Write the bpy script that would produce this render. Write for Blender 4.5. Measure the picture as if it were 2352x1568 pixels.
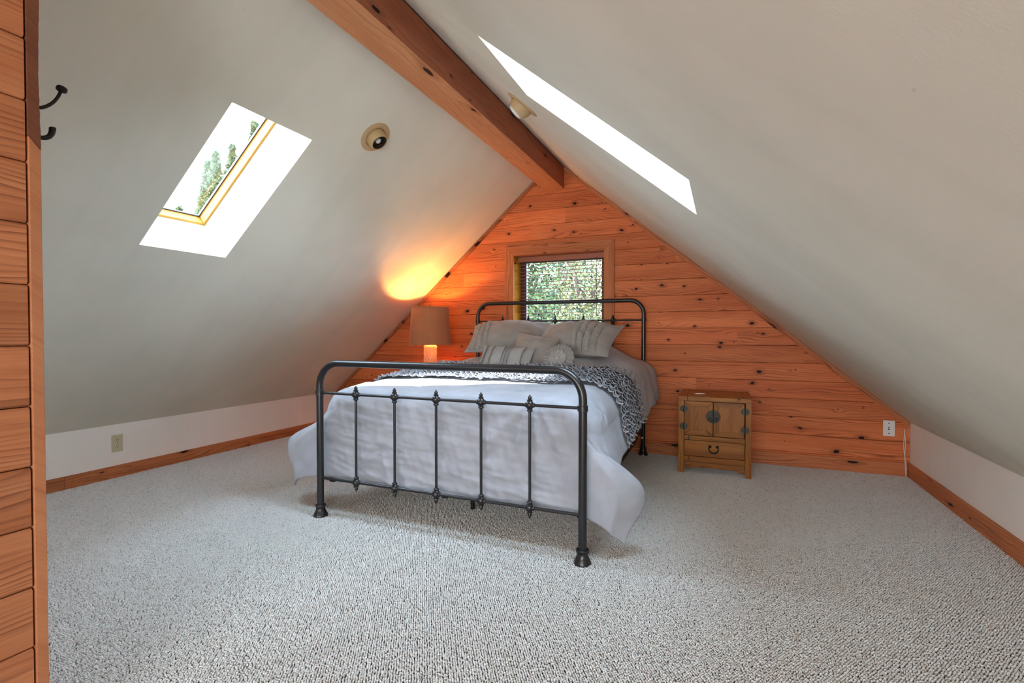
import bpy, bmesh, math, random
import numpy as np
from mathutils import Vector, Matrix, noise, Euler

# ------------------------------------------------------------------ scene, camera, light
for o in list(bpy.data.objects):
    bpy.data.objects.remove(o, do_unlink=True)
S = bpy.context.scene
COL = S.collection
R = math.radians

cam_d = bpy.data.cameras.new('camera')
cam_d.sensor_width = 36.0
cam_d.lens = 1151.3 / 2352 * 36.0
cam_d.clip_start = 0.02
cam = bpy.data.objects.new('camera', cam_d)
COL.objects.link(cam)
cam.location = (0, 0, 1.0)
cam.rotation_euler = (R(90 - 0.984), 0, R(22.866))
S.camera = cam

W = bpy.data.worlds.new('sky')
S.world = W
W.use_nodes = True
bg = W.node_tree.nodes['Background']
bg.inputs[0].default_value = (0.62, 0.79, 1.0, 1)
bg.inputs[1].default_value = 21.5

S.view_settings.view_transform = 'Standard'
S.view_settings.look = 'None'
S.view_settings.gamma = 1.0
S.view_settings.use_curve_mapping = False
S.view_settings.exposure = 0.52
S.cycles.use_denoising = True
S.cycles.max_bounces = 12
S.cycles.diffuse_bounces = 8
S.cycles.sample_clamp_indirect = 12.0

# room numbers (metres): back wall y, knee walls x, ridge
YB, XL, XR = 4.265, -3.865, 1.199
KL, KR = 0.368, 0.377
XRG, ZRG = -1.391, 2.538
SL = (ZRG - KL) / (XRG - XL)
SR = (ZRG - KR) / (XR - XRG)
YF = -2.2
THL, THR = math.atan(SL), math.atan(SR)

def light(name, kind, loc, energy, color, rot=(0, 0, 0), **kw):
    d = bpy.data.lights.new(name, kind)
    d.energy = energy
    d.color = color
    for k, v in kw.items():
        setattr(d, k, v)
    o = bpy.data.objects.new(name, d)
    o.location = loc
    o.rotation_euler = rot
    COL.objects.link(o)
    return o

# the sun, low through the left skylight
sun_dir = Vector((1.0, 0.76, -1.12)).normalized()
sun = light('sun', 'SUN', (-8, -3, 9), 22.0, (1.0, 0.96, 0.88), angle=R(0.6))
sun.rotation_euler = sun_dir.to_track_quat('-Z', 'Y').to_euler()

# soft fill lamps added behind the camera, standing in for windows the front wall lacks
light('front_fill_lamp', 'AREA', (-0.50, YF + 0.06, 0.95), 40.0, (0.95, 0.97, 1.0),
      rot=(R(90), 0, 0), shape='RECTANGLE', size=1.5, size_y=0.8)
light('front_fill_lamp', 'AREA', (-2.5, YF + 0.06, 0.85), 18.0, (0.95, 0.97, 1.0),
      rot=(R(90), 0, 0), shape='RECTANGLE', size=1.2, size_y=0.9)

light('front_fill_lamp', 'AREA', (0.55, YF + 0.06, 0.50), 24.0, (0.95, 0.98, 1.0),
      rot=(R(90), 0, R(-8)), shape='RECTANGLE', size=0.9, size_y=0.5)  # low fill lamp added to brighten the right floor and rear wall

def portal(name, centre, normal_in, sx, sy):
    o = light(name, 'AREA', centre, 1.0, (1, 1, 1), shape='RECTANGLE', size=sx, size_y=sy)
    o.rotation_euler = Vector(normal_in).to_track_quat('-Z', 'Y').to_euler()
    o.data.cycles.is_portal = True
    return o

# ------------------------------------------------------------------ node helpers
class NT:
    def __init__(s, m):
        s.t = m.node_tree
        s.n = s.t.nodes
        s.l = s.t.links
    def node(s, typ, **kw):
        n = s.n.new(typ)
        for k, v in kw.items():
            setattr(n, k, v)
        return n
    def put(s, sock, v):
        if v is None:
            return
        if isinstance(v, bpy.types.NodeSocket):
            s.l.new(v, sock)
        else:
            sock.default_value = v
    def math(s, op, a, b=None, c=None, clamp=False):
        n = s.node('ShaderNodeMath', operation=op, use_clamp=clamp)
        for i, v in enumerate((a, b, c)):
            s.put(n.inputs[i], v)
        return n.outputs[0]
    def mix(s, f, a, b, blend='MIX'):
        n = s.node('ShaderNodeMix', data_type='RGBA', blend_type=blend)
        s.put(n.inputs[0], f)
        s.put(n.inputs[6], a if isinstance(a, bpy.types.NodeSocket) else (*a[:3], 1))
        s.put(n.inputs[7], b if isinstance(b, bpy.types.NodeSocket) else (*b[:3], 1))
        return n.outputs[2]
    def ramp(s, v, lo, hi, a=0.0, b=1.0, smooth=True):
        n = s.node('ShaderNodeMapRange', interpolation_type='SMOOTHSTEP' if smooth else 'LINEAR')
        s.put(n.inputs[0], v)
        for i, q in enumerate((lo, hi, a, b)):
            s.put(n.inputs[1 + i], q)
        return n.outputs[0]
    def noise(s, vec, scale, detail=3.0, rough=0.55, dist=0.0):
        n = s.node('ShaderNodeTexNoise')
        s.put(n.inputs['Vector'], vec)
        n.inputs['Scale'].default_value = scale
        n.inputs['Detail'].default_value = detail
        n.inputs['Roughness'].default_value = rough
        n.inputs['Distortion'].default_value = dist
        return n.outputs[0]
    def comb(s, x, y, z):
        n = s.node('ShaderNodeCombineXYZ')
        for i, v in enumerate((x, y, z)):
            s.put(n.inputs[i], v)
        return n.outputs[0]
    def sep(s, v):
        n = s.node('ShaderNodeSeparateXYZ')
        s.put(n.inputs[0], v)
        return n.outputs
    def bump(s, h, strength=0.3, dist=0.002):
        n = s.node('ShaderNodeBump')
        n.inputs['Strength'].default_value = strength
        n.inputs['Distance'].default_value = dist
        s.put(n.inputs['Height'], h)
        return n.outputs[0]

def mat(name, color=(0.8, 0.8, 0.8), rough=0.6, metal=0.0, spec=0.5):
    m = bpy.data.materials.new(name)
    m.use_nodes = True
    b = m.node_tree.nodes['Principled BSDF']
    b.inputs['Base Color'].default_value = (*color, 1)
    b.inputs['Roughness'].default_value = rough
    b.inputs['Metallic'].default_value = metal
    b.inputs['Specular IOR Level'].default_value = spec
    return m

def bsdf(m):
    return m.node_tree.nodes['Principled BSDF']

def wood(name, light_c, mid_c, dark_c, knot_c=(0.016, 0.006, 0.004), cell=(0.30, 0.145), kmax=0.11,
         kshare=0.5, bands=46.0, rough=0.5, grain=0.75, vary=0.16):
    """board wood: grain runs along local X, bands across local Z (and Y), knots scattered, each board its own"""
    m = mat(name, mid_c, rough, spec=0.16)
    t = NT(m)
    tc = t.node('ShaderNodeTexCoord').outputs['Object']
    rnd = t.node('ShaderNodeObjectInfo').outputs['Random']
    x, y, z = t.sep(tc)
    off = t.math('MULTIPLY', rnd, 63.0)
    xo = t.math('ADD', x, off)
    c = t.math('ADD', z, t.math('MULTIPLY', y, 0.83))
    co = t.math('ADD', c, t.math('MULTIPLY', rnd, 17.3))
    wob = t.noise(t.comb(t.math('MULTIPLY', xo, 6.0), t.math('MULTIPLY', co, 30.0), off), 1.0, 2.0)
    wob = t.math('MULTIPLY', t.math('SUBTRACT', wob, 0.5), 0.22)
    vo = t.node('ShaderNodeTexVoronoi', voronoi_dimensions='2D', feature='F1')
    vo.inputs['Randomness'].default_value = 0.95
    vo.inputs['Scale'].default_value = 1.0
    t.put(vo.inputs['Vector'], t.comb(t.math('ADD', t.math('DIVIDE', xo, cell[0]), wob),
                                      t.math('ADD', t.math('DIVIDE', co, cell[1]), wob), 0.0))
    d = vo.outputs['Distance']
    cr, cg, cb = t.sep(vo.outputs['Color'])
    has = t.math('LESS_THAN', cg, kshare)
    rad = t.math('MULTIPLY', t.math('MULTIPLY', t.math('ADD', t.math('POWER', cr, 2.2), 0.25), kmax), has)
    knot = t.ramp(d, t.math('MULTIPLY', rad, 1.02), t.math('MULTIPLY', rad, 0.82))
    halo = t.ramp(d, t.math('MULTIPLY', rad, 3.4), t.math('MULTIPLY', rad, 0.9))
    # grain bands, bent around the knots
    lowf = t.noise(t.comb(t.math('MULTIPLY', xo, 0.9), t.math('MULTIPLY', co, 7.0), off), 1.0, 2.0, 0.5)
    ky = t.sep(vo.outputs['Position'])[1]
    dz = t.math('SUBTRACT', t.math('ADD', t.math('DIVIDE', co, cell[1]), wob), ky)
    pull = t.math('MULTIPLY', t.ramp(d, 0.36, 0.02), t.math('MULTIPLY', has, 0.80 * cell[1]))
    v = t.math('ADD', t.math('SUBTRACT', co, t.math('MULTIPLY', dz, pull)), t.math('MULTIPLY', lowf, 0.20))
    fr = t.math('FRACT', t.math('MULTIPLY', v, bands))
    line = t.math('POWER', fr, 3.2)
    line = t.math('MULTIPLY', line, t.ramp(fr, 1.0, 0.93))
    fade = t.noise(t.comb(t.math('MULTIPLY', xo, 1.3), t.math('MULTIPLY', co, 14.0), t.math('ADD', off, 9.0)), 1.0, 2.0)
    line = t.math('MULTIPLY', line, t.ramp(fade, 0.36, 0.66, 0.12, grain))
    fib = t.noise(t.comb(t.math('MULTIPLY', xo, 9.0), t.math('MULTIPLY', co, 260.0), off), 1.0, 2.0)
    broad = t.noise(t.comb(t.math('MULTIPLY', xo, 0.8), t.math('MULTIPLY', co, 11.0), t.math('ADD', off, 31.0)), 1.0, 3.0)
    col = t.mix(t.ramp(broad, 0.3, 0.7), light_c, mid_c)
    streak = t.noise(t.comb(t.math('MULTIPLY', xo, 0.75), t.math('MULTIPLY', co, 26.0), t.math('ADD', off, 77.0)), 1.0, 3.0)
    col = t.mix(t.ramp(streak, 0.62, 0.76, 0.0, 0.55), col, dark_c)
    col = t.mix(line, col, dark_c)
    col = t.mix(t.ramp(fib, 0.35, 0.75, 0.0, 0.22), col, dark_c)
    col = t.mix(t.math('MULTIPLY', halo, 0.42), col, dark_c)
    col = t.mix(knot, col, knot_c)
    hv = t.node('ShaderNodeHueSaturation')
    t.put(hv.inputs['Color'], col)
    t.put(hv.inputs['Value'], t.math('ADD', 1.0 - vary, t.math('MULTIPLY', t.math('FRACT', t.math('MULTIPLY', rnd, 7.31)), 2 * vary)))
    b = bsdf(m)
    t.l.new(hv.outputs[0], b.inputs['Base Color'])
    hgt = t.math('SUBTRACT', t.math('MULTIPLY', fib, 0.4), t.math('ADD', t.math('MULTIPLY', line, 0.5), knot))
    t.l.new(t.bump(hgt, 0.25, 0.0015), b.inputs['Normal'])
    return m

def paint(name, color, mott=0.05):
    m = mat(name, color, 0.85, spec=0.25)
    t = NT(m)
    tc = t.node('ShaderNodeTexCoord').outputs['Object']
    n1 = t.noise(tc, 1.7, 4.0)
    col = t.mix(t.ramp(n1, 0.3, 0.7), [c * (1 - mott) for c in color], [min(1, c * (1 + mott)) for c in color])
    xx, yy, zz = t.sep(tc)
    st_ = t.noise(t.comb(t.math('MULTIPLY', xx, 0.7), t.math('MULTIPLY', yy, 6.5), t.math('MULTIPLY', zz, 0.7)), 1.0, 3.0)
    col = t.mix(t.ramp(st_, 0.50, 0.72, 0.0, 0.09), col, [c * 0.62 for c in color])
    sp = t.noise(tc, 34.0, 1.0)
    col = t.mix(t.ramp(sp, 0.80, 0.83, 0.0, 0.35), col, [c * 0.55 for c in color])
    t.l.new(col, bsdf(m).inputs['Base Color'])
    t.l.new(t.bump(t.noise(tc, 210.0, 3.0), 0.12, 0.0015), bsdf(m).inputs['Normal'])
    return m

def fabric(name, color, weave=900.0, mott=0.08, bump=0.25):
    m = mat(name, color, 0.9, spec=0.15)
    t = NT(m)
    tc = t.node('ShaderNodeTexCoord').outputs['Object']
    n1 = t.noise(tc, 9.0, 4.0)
    col = t.mix(t.ramp(n1, 0.3, 0.7), [c * (1 - mott) for c in color], [c * (1 + mott) for c in color])
    t.l.new(col, bsdf(m).inputs['Base Color'])
    hgt = t.math('ADD', t.noise(tc, weave, 2.0), t.math('MULTIPLY', t.noise(tc, 60.0, 4.0), 2.0))
    t.l.new(t.bump(hgt, bump, 0.002), bsdf(m).inputs['Normal'])
    bsdf(m).inputs['Sheen Weight'].default_value = 0.15
    return m

M = {}
M['pine'] = wood('pine_board', (0.76, 0.240, 0.088), (0.66, 0.178, 0.062), (0.17, 0.038, 0.014), cell=(0.19, 0.125), kshare=0.50, kmax=0.085, grain=1.0, bands=66)
M['pine_near'] = wood('pine_partition', (0.52, 0.205, 0.092), (0.43, 0.150, 0.062), (0.13, 0.038, 0.017), kshare=0.35, bands=62.0, grain=0.95)
M['pine_trim'] = wood('pine_trim', (0.58, 0.21, 0.085), (0.49, 0.16, 0.06), (0.11, 0.028, 0.011), cell=(0.42, 0.11), kshare=0.45, kmax=0.10, grain=1.0, bands=58)
M['pine_smooth'] = wood('pine_smooth', (0.45, 0.185, 0.085), (0.40, 0.155, 0.07), (0.26, 0.085, 0.037), cell=(0.5, 0.3), kshare=0.3, kmax=0.05, grain=0.2, bands=30)
M['bark_trim'] = wood('bark_trim', (0.22, 0.085, 0.045), (0.17, 0.06, 0.034), (0.075, 0.026, 0.016), kshare=0.2, grain=0.4)
M['beam'] = wood('fir_beam', (0.68, 0.315, 0.15), (0.59, 0.245, 0.11), (0.26, 0.08, 0.03), cell=(0.55, 0.16), kshare=0.5, kmax=0.07, bands=40, vary=0.02, grain=0.5)
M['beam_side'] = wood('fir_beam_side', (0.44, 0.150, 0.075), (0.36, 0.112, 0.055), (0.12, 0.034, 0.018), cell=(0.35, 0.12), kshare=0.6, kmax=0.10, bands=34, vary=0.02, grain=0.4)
M['window_pine'] = wood('window_pine', (0.58, 0.31, 0.075), (0.52, 0.25, 0.055), (0.28, 0.10, 0.025), kshare=0.1, bands=70)
M['elm'] = wood('cabinet_elm', (0.46, 0.19, 0.046), (0.31, 0.110, 0.024), (0.05, 0.014, 0.004), cell=(0.22, 0.16), kshare=0.22, kmax=0.08, bands=75, rough=0.35, vary=0.10)
M['jamb'] = wood('jamb_pine', (0.52, 0.25, 0.035), (0.46, 0.20, 0.026), (0.24, 0.08, 0.012), kshare=0.1, bands=80)
bsdf(M['jamb']).inputs['Specular IOR Level'].default_value = 0.0
M['redbrown'] = mat('sash_brown', (0.06, 0.028, 0.018), 0.5)
M['blind'] = mat('blind_wood', (0.36, 0.115, 0.055), 0.45)
M['paint'] = paint('cream_wall_paint', (0.77, 0.745, 0.635))
M['paint_knee'] = paint('cream_knee_paint', (0.88, 0.83, 0.75), 0.03)
M['dark'] = mat('dark_void', (0.02, 0.015, 0.012), 0.9)
M['sub'] = mat('carpet_backing', (0.085, 0.07, 0.055), 0.95)
M['cloth'] = fabric('grey_cotton', (0.40, 0.415, 0.465))
M['cloth_p'] = fabric('grey_satin', (0.335, 0.322, 0.308))
M['ticking'] = fabric('box_spring_fabric', (0.30, 0.29, 0.28), 500.0, 0.35)
M['white_cloth'] = fabric('mattress_fabric', (0.72, 0.70, 0.66))
M['iron'] = mat('gunmetal_iron', (0.055, 0.054, 0.056), 0.31, 0.8)
M['black'] = mat('black_iron', (0.012, 0.011, 0.010), 0.45, 0.4)
M['brass'] = mat('aged_brass', (0.032, 0.028, 0.020), 0.45, 0.55)
M['stud'] = mat('bright_stud', (0.75, 0.72, 0.62), 0.25, 0.9)
M['silver'] = mat('silver', (0.80, 0.80, 0.80), 0.2, 1.0)
M['ivory'] = mat('ivory_plastic', (0.56, 0.50, 0.33), 0.45)
M['white'] = mat('white_plastic', (0.80, 0.80, 0.78), 0.4)
M['beige'] = mat('beige_metal', (0.52, 0.36, 0.18), 0.5)
M['baffle'] = mat('dark_baffle', (0.035, 0.024, 0.016), 0.6)
M['bulb'] = mat('bulb_glass', (0.75, 0.75, 0.72), 0.08, 0.0, 0.9)
M['cord'] = mat('cord_white', (0.72, 0.68, 0.58), 0.55)
M['ceramic'] = mat('lamp_ceramic', (0.62, 0.40, 0.22), 0.5)
M['lattice'] = mat('lamp_lattice', (0.80, 0.62, 0.40), 0.5)
M['shade'] = fabric('lamp_linen', (0.46, 0.18, 0.085), 700.0, 0.06)
M['leather'] = mat('gasket', (0.03, 0.03, 0.03), 0.6)

def glass_mat():
    m = bpy.data.materials.new('window_glass')
    m.use_nodes = True
    t = NT(m)
    t.n.clear()
    out = t.node('ShaderNodeOutputMaterial')
    tr = t.node('ShaderNodeBsdfTransparent')
    tr.inputs[0].default_value = (0.94, 0.96, 0.95, 1)
    gl = t.node('ShaderNodeBsdfGlossy')
    gl.inputs['Roughness'].default_value = 0.02
    fr = t.node('ShaderNodeFresnel')
    fr.inputs[0].default_value = 1.3
    mx = t.node('ShaderNodeMixShader')
    t.l.new(fr.outputs[0], mx.inputs[0])
    t.l.new(tr.outputs[0], mx.inputs[1])
    t.l.new(gl.outputs[0], mx.inputs[2])
    t.l.new(mx.outputs[0], out.inputs[0])
    return m
M['glass'] = glass_mat()

def leaf_mat(name, c1, c2):
    m = mat(name, c1, 0.6, spec=0.2)
    t = NT(m)
    tc = t.node('ShaderNodeTexCoord').outputs['Object']
    n1 = t.noise(tc, 3.3, 4.0)
    w = t.node('ShaderNodeTexWhiteNoise', noise_dimensions='3D')
    sn = t.node('ShaderNodeVectorMath', operation='SNAP')
    t.put(sn.inputs[0], tc)
    sn.inputs[1].default_value = (0.06, 0.06, 0.06)
    t.l.new(sn.outputs[0], w.inputs[0])
    f = t.math('MULTIPLY', t.math('ADD', n1, w.outputs[0]), 0.5)
    t.l.new(t.mix(t.ramp(f, 0.3, 0.7), c1, c2), bsdf(m).inputs['Base Color'])
    bsdf(m).inputs['Transmission Weight'].default_value = 0.0
    return m
M['leaf'] = leaf_mat('leaf_green', (0.012, 0.028, 0.016), (0.075, 0.125, 0.040))
M['leaf2'] = leaf_mat('leaf_yellow', (0.020, 0.032, 0.016), (0.16, 0.16, 0.055))
M['needle'] = leaf_mat('needle_green', (0.03, 0.05, 0.03), (0.07, 0.10, 0.05))
M['bark'] = mat('bark', (0.08, 0.06, 0.045), 0.9)
M['ground'] = mat('ground', (0.10, 0.09, 0.06), 0.95)

def carpet_mat():
    m = mat('berber_loop', (0.6, 0.57, 0.52), 0.95, spec=0.1)
    t = NT(m)
    rnd = t.node('ShaderNodeObjectInfo').outputs['Random']
    w = t.node('ShaderNodeTexWhiteNoise', noise_dimensions='1D')
    t.l.new(rnd, w.inputs['W'])
    col = t.mix(rnd, (0.62, 0.61, 0.59), (0.74, 0.735, 0.72))
    col = t.mix(t.ramp(w.outputs[0], 0.90, 0.99, 0.0, 0.5), col, (0.30, 0.27, 0.23))
    t.l.new(col, bsdf(m).inputs['Base Color'])
    return m
M['loop'] = carpet_mat()

# ------------------------------------------------------------------ mesh helpers
class MB:
    def __init__(s):
        s.v = []
        s.f = []
        s.mi = []
    def add(s, verts, faces, mi=0):
        b = len(s.v)
        s.v += [tuple(p) for p in verts]
        for f in faces:
            s.f.append([b + i for i in f])
            s.mi.append(mi)
        return s
    def box(s, x0, x1, y0, y1, z0, z1, mi=0):
        v = [(x, y, z) for x in (x0, x1) for y in (y0, y1) for z in (z0, z1)]
        return s.add(v, [(0, 1, 3, 2), (4, 6, 7, 5), (0, 4, 5, 1), (2, 3, 7, 6), (0, 2, 6, 4), (1, 5, 7, 3)], mi)
    def prism(s, poly, axis, a, b, mi=0):
        """poly: 2D points; axis 'x','y','z' is the extrusion direction"""
        def P(p, t):
            return {'x': (t, p[0], p[1]), 'y': (p[0], t, p[1]), 'z': (p[0], p[1], t)}[axis]
        n = len(poly)
        v = [P(p, a) for p in poly] + [P(p, b) for p in poly]
        f = [tuple(range(n)), tuple(range(2 * n - 1, n - 1, -1))]
        f += [(i, i + n, (i + 1) % n + n, (i + 1) % n) for i in range(n)]
        return s.add(v, f, mi)
    def tube(s, path, rad, n=12, cap=True, mi=0, closed=False):
        pts = [Vector(p) for p in path]
        k = len(pts)
        rads = rad if isinstance(rad, (list, tuple)) else [rad] * k
        up = None
        rings = []
        for i in range(k):
            if closed:
                tng = (pts[(i + 1) % k] - pts[i - 1]).normalized()
            else:
                tng = (pts[min(i + 1, k - 1)] - pts[max(i - 1, 0)]).normalized()
            if up is None:
                up = Vector((0, 0, 1)) if abs(tng.z) < 0.9 else Vector((1, 0, 0))
            a = (up - tng * up.dot(tng)).normalized()
            up = a
            b = tng.cross(a)
            rings.append([pts[i] + (a * math.cos(q) + b * math.sin(q)) * rads[i]
                          for q in (2 * math.pi * j / n for j in range(n))])
        v = [p for r in rings for p in r]
        f = []
        for i in range(k if closed else k - 1):
            i2 = (i + 1) % k
            for j in range(n):
                j2 = (j + 1) % n
                f.append((i * n + j, i2 * n + j, i2 * n + j2, i * n + j2))
        if cap and not closed:
            f.append(tuple(range(n)))
            f.append(tuple(range(k * n - 1, (k - 1) * n - 1, -1)))
        return s.add(v, f, mi)
    def lathe(s, prof, centre=(0, 0, 0), axis=(0, 0, 1), n=24, mi=0, cap=True):
        """prof: (radius, height) pairs along axis"""
        q = Vector((0, 0, 1)).rotation_difference(Vector(axis).normalized())
        c = Vector(centre)
        v = []
        for r, h in prof:
            for j in range(n):
                a = 2 * math.pi * j / n
                v.append(c + q @ Vector((r * math.cos(a), r * math.sin(a), h)))
        f = []
        for i in range(len(prof) - 1):
            for j in range(n):
                j2 = (j + 1) % n
                f.append((i * n + j, i * n + j2, (i + 1) * n + j2, (i + 1) * n + j))
        if cap:
            f.append(tuple(range(n - 1, -1, -1)))
            f.append(tuple((len(prof) - 1) * n + j for j in range(n)))
        return s.add(v, f, mi)
    def build(s, name, mats, parent=None, smooth=False, bevel=0.0, loc=None, rot=None, auto=None):
        me = bpy.data.meshes.new(name)
        me.from_pydata(s.v, [], s.f)
        mats = mats if isinstance(mats, (list, tuple)) else [mats]
        for m in mats:
            me.materials.append(m)
        if len(mats) > 1:
            me.polygons.foreach_set('material_index', s.mi)
        bm = bmesh.new()
        bm.from_mesh(me)
        bmesh.ops.recalc_face_normals(bm, faces=bm.faces)
        bm.to_mesh(me)
        bm.free()
        if smooth:
            me.polygons.foreach_set('use_smooth', [True] * len(me.polygons))
        if smooth and auto is not None:
            me.set_sharp_from_angle(angle=R(auto))
        o = bpy.data.objects.new(name, me)
        COL.objects.link(o)
        if parent is not None:
            o.parent = parent
        if loc is not None:
            o.location = loc
        if rot is not None:
            o.rotation_euler = rot
        if bevel:
            b = o.modifiers.new('edge', 'BEVEL')
            b.width = bevel
            b.segments = 2
            b.limit_method = 'ANGLE'
            b.angle_limit = R(40)
        return o

def grid_obj(name, P, m, parent=None, closed_u=False, smooth=True):
    """P: array (nu, nv, 3)"""
    nu, nv = P.shape[:2]
    idx = np.arange(nu * nv).reshape(nu, nv)
    if closed_u:
        a = idx
        b = np.roll(idx, -1, 0)
        F = np.stack([a[:, :-1], b[:, :-1], b[:, 1:], a[:, 1:]], -1).reshape(-1, 4)
    else:
        F = np.stack([idx[:-1, :-1], idx[1:, :-1], idx[1:, 1:], idx[:-1, 1:]], -1).reshape(-1, 4)
    me = bpy.data.meshes.new(name)
    me.from_pydata(P.reshape(-1, 3).tolist(), [], F.tolist())
    me.materials.append(m)
    me.polygons.foreach_set('use_smooth', [smooth] * len(me.polygons))
    o = bpy.data.objects.new(name, me)
    COL.objects.link(o)
    if parent is not None:
        o.parent = parent
    return o

def empty(name, loc=(0, 0, 0), rot=(0, 0, 0)):
    o = bpy.data.objects.new(name, None)
    o.empty_display_size = 0.05
    o.location = loc
    o.rotation_euler = rot
    COL.objects.link(o)
    return o

def tag(o, label=None, cat=None, group=None, kind=None):
    for k, v in (('label', label), ('category', cat), ('group', group), ('kind', kind)):
        if v:
            o[k] = v
    return o

def copy_tree(o, parent=None):
    c = o.copy()
    COL.objects.link(c)
    if parent is not None:
        c.parent = parent
    for ch in list(o.children):
        copy_tree(ch, c)
    return c

rng = random.Random(7)
nrng = np.random.default_rng(11)

# ------------------------------------------------------------------ room shell
fl = MB().box(-4.2, 1.6, YF - 0.2, YB + 0.3, -0.12, -0.004).build('floor', M['sub'])
tag(fl, 'carpet backing floor slab', None, None, 'structure')

def slope_slab(name, side, hole, t=0.345):
    """sloped ceiling with a skylight shaft cut square to the slope; hole = (xa, xb, ya, yb)"""
    th = THL if side == 'left' else THR
    nrm = Vector((-math.sin(th), 0, math.cos(th))) if side == 'left' else Vector((math.sin(th), 0, math.cos(th)))
    zf = (lambda x: KL + SL * (x - XL)) if side == 'left' else (lambda x: KR + SR * (XR - x))
    x0, x1 = (XL, XRG) if side == 'left' else (XRG, XR)
    y0, y1 = YF, YB + 0.22
    xa, xb, ya, yb = hole
    up = Vector((0, 0, t / math.cos(th)))
    xs, ys = [x0, xa, xb, x1], [y0, ya, yb, y1]
    mb = MB()
    inn = [[Vector((x, y, zf(x))) for y in ys] for x in xs]
    out = [[inn[i][j] + up for j in range(4)] for i in range(4)]
    for i in (1, 2):
        for j in (1, 2):
            out[i][j] = inn[i][j] + nrm * t
    v, f = [], []
    idx = {}
    for k, lay in enumerate((inn, out)):
        for i in range(4):
            for j in range(4):
                idx[k, i, j] = len(v)
                v.append(lay[i][j])
        for i in range(3):
            for j in range(3):
                if (i, j) != (1, 1):
                    f.append((idx[k, i, j], idx[k, i + 1, j], idx[k, i + 1, j + 1], idx[k, i, j + 1]))
    loop = [(1, 1), (2, 1), (2, 2), (1, 2)]
    for a, b in zip(loop, loop[1:] + loop[:1]):
        f.append((idx[0, a[0], a[1]], idx[0, b[0], b[1]], idx[1, b[0], b[1]], idx[1, a[0], a[1]]))
    ring = [(i, 0) for i in range(4)] + [(3, j) for j in range(1, 4)] + [(i, 3) for i in (2, 1, 0)] + [(0, j) for j in (2, 1)]
    for a, b in zip(ring, ring[1:] + ring[:1]):
        f.append((idx[0, a[0], a[1]], idx[0, b[0], b[1]], idx[1, b[0], b[1]], idx[1, a[0], a[1]]))
    mb.add(v, f)
    o = mb.build(name, M['paint'])
    tag(o, None, None, None, 'structure')
    return zf, nrm, th

HL = (-2.650, -1.993, 1.566, 2.029)
HR = (-0.808, -0.099, 1.604, 2.087)
zl, NL, _ = slope_slab('ceiling_left', 'left', HL)
zr, NR, _ = slope_slab('ceiling_right', 'right', HR)

def struct(o):
    o['kind'] = 'structure'
    return o

struct(MB().prism([(XL - 0.12, -0.004), (XL, -0.004), (XL, KL), (XL - 0.12, KL + 0.25)], 'y', YF, YB + 0.2).build('wall_left', M['paint_knee']))
struct(MB().prism([(XR, -0.004), (XR + 0.12, -0.004), (XR + 0.12, KR + 0.25), (XR, KR)], 'y', YF, YB + 0.2).build('wall_right', M['paint_knee']))
struct(MB().prism([(XL - 0.12, 0), (XR + 0.12, 0), (XR + 0.12, KR), (XRG, ZRG), (XL - 0.12, KL)], 'y', YF - 0.12, YF - 0.002)
       .build('wall_front', M['paint']))

# back gable wall: dark sheathing with the window hole, and the horizontal pine boards in front of it
WX0, WX1, WZ0, WZ1 = -1.777, -0.942, 0.930, 1.706
def gable_pieces(y0, y1):
    mb = MB()
    zt = lambda x: (KL + SL * (x - XL)) if x < XRG else (KR + SR * (XR - x))
    e = 0.04
    a, b, c, d = WX0 - 0.0115, WX1 + 0.0115, WZ0 - 0.0125, WZ1 + 0.0115
    mb.prism([(XL, 0), (a, 0), (a, zt(a) + e), (XL, KL + e)], 'y', y0, y1)
    mb.prism([(b, 0), (XR, 0), (XR, KR + e), (b, zt(b) + e)], 'y', y0, y1)
    mb.prism([(a, d), (b, d), (b, zt(b) + e), (XRG, ZRG + e), (a, zt(a) + e)], 'y', y0, y1)
    mb.prism([(a, 0), (b, 0), (b, c), (a, c)], 'y', y0, y1)
    return mb
wall_back = gable_pieces(YB + 0.020, YB + 0.21).build('wall_back', M['dark'])
tag(wall_back, None, None, None, 'structure')

def plank_mesh(mb, x_lo, x_hi, z0, z1, depth=0.020, bev=0.0028, gap=0.0008):
    """board with V-grooved edges in local coords: x along, front face at y=0, back at y=depth.
    x_lo, x_hi: functions of z, so that the ends can follow the roof slope"""
    prof = [(depth, z0 + gap), (bev, z0 + gap), (0.0, z0 + gap + bev), (0.0, z1 - gap - bev), (bev, z1 - gap), (depth, z1 - gap)]
    v = [(x_lo(z), y, z) for y, z in prof] + [(x_hi(z), y, z) for y, z in prof]
    n = len(prof)
    f = [tuple(range(n)), tuple(range(2 * n - 1, n - 1, -1))] + [(i, i + n, (i + 1) % n + n, (i + 1) % n) for i in range(n)]
    return mb.add(v, f)

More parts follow.
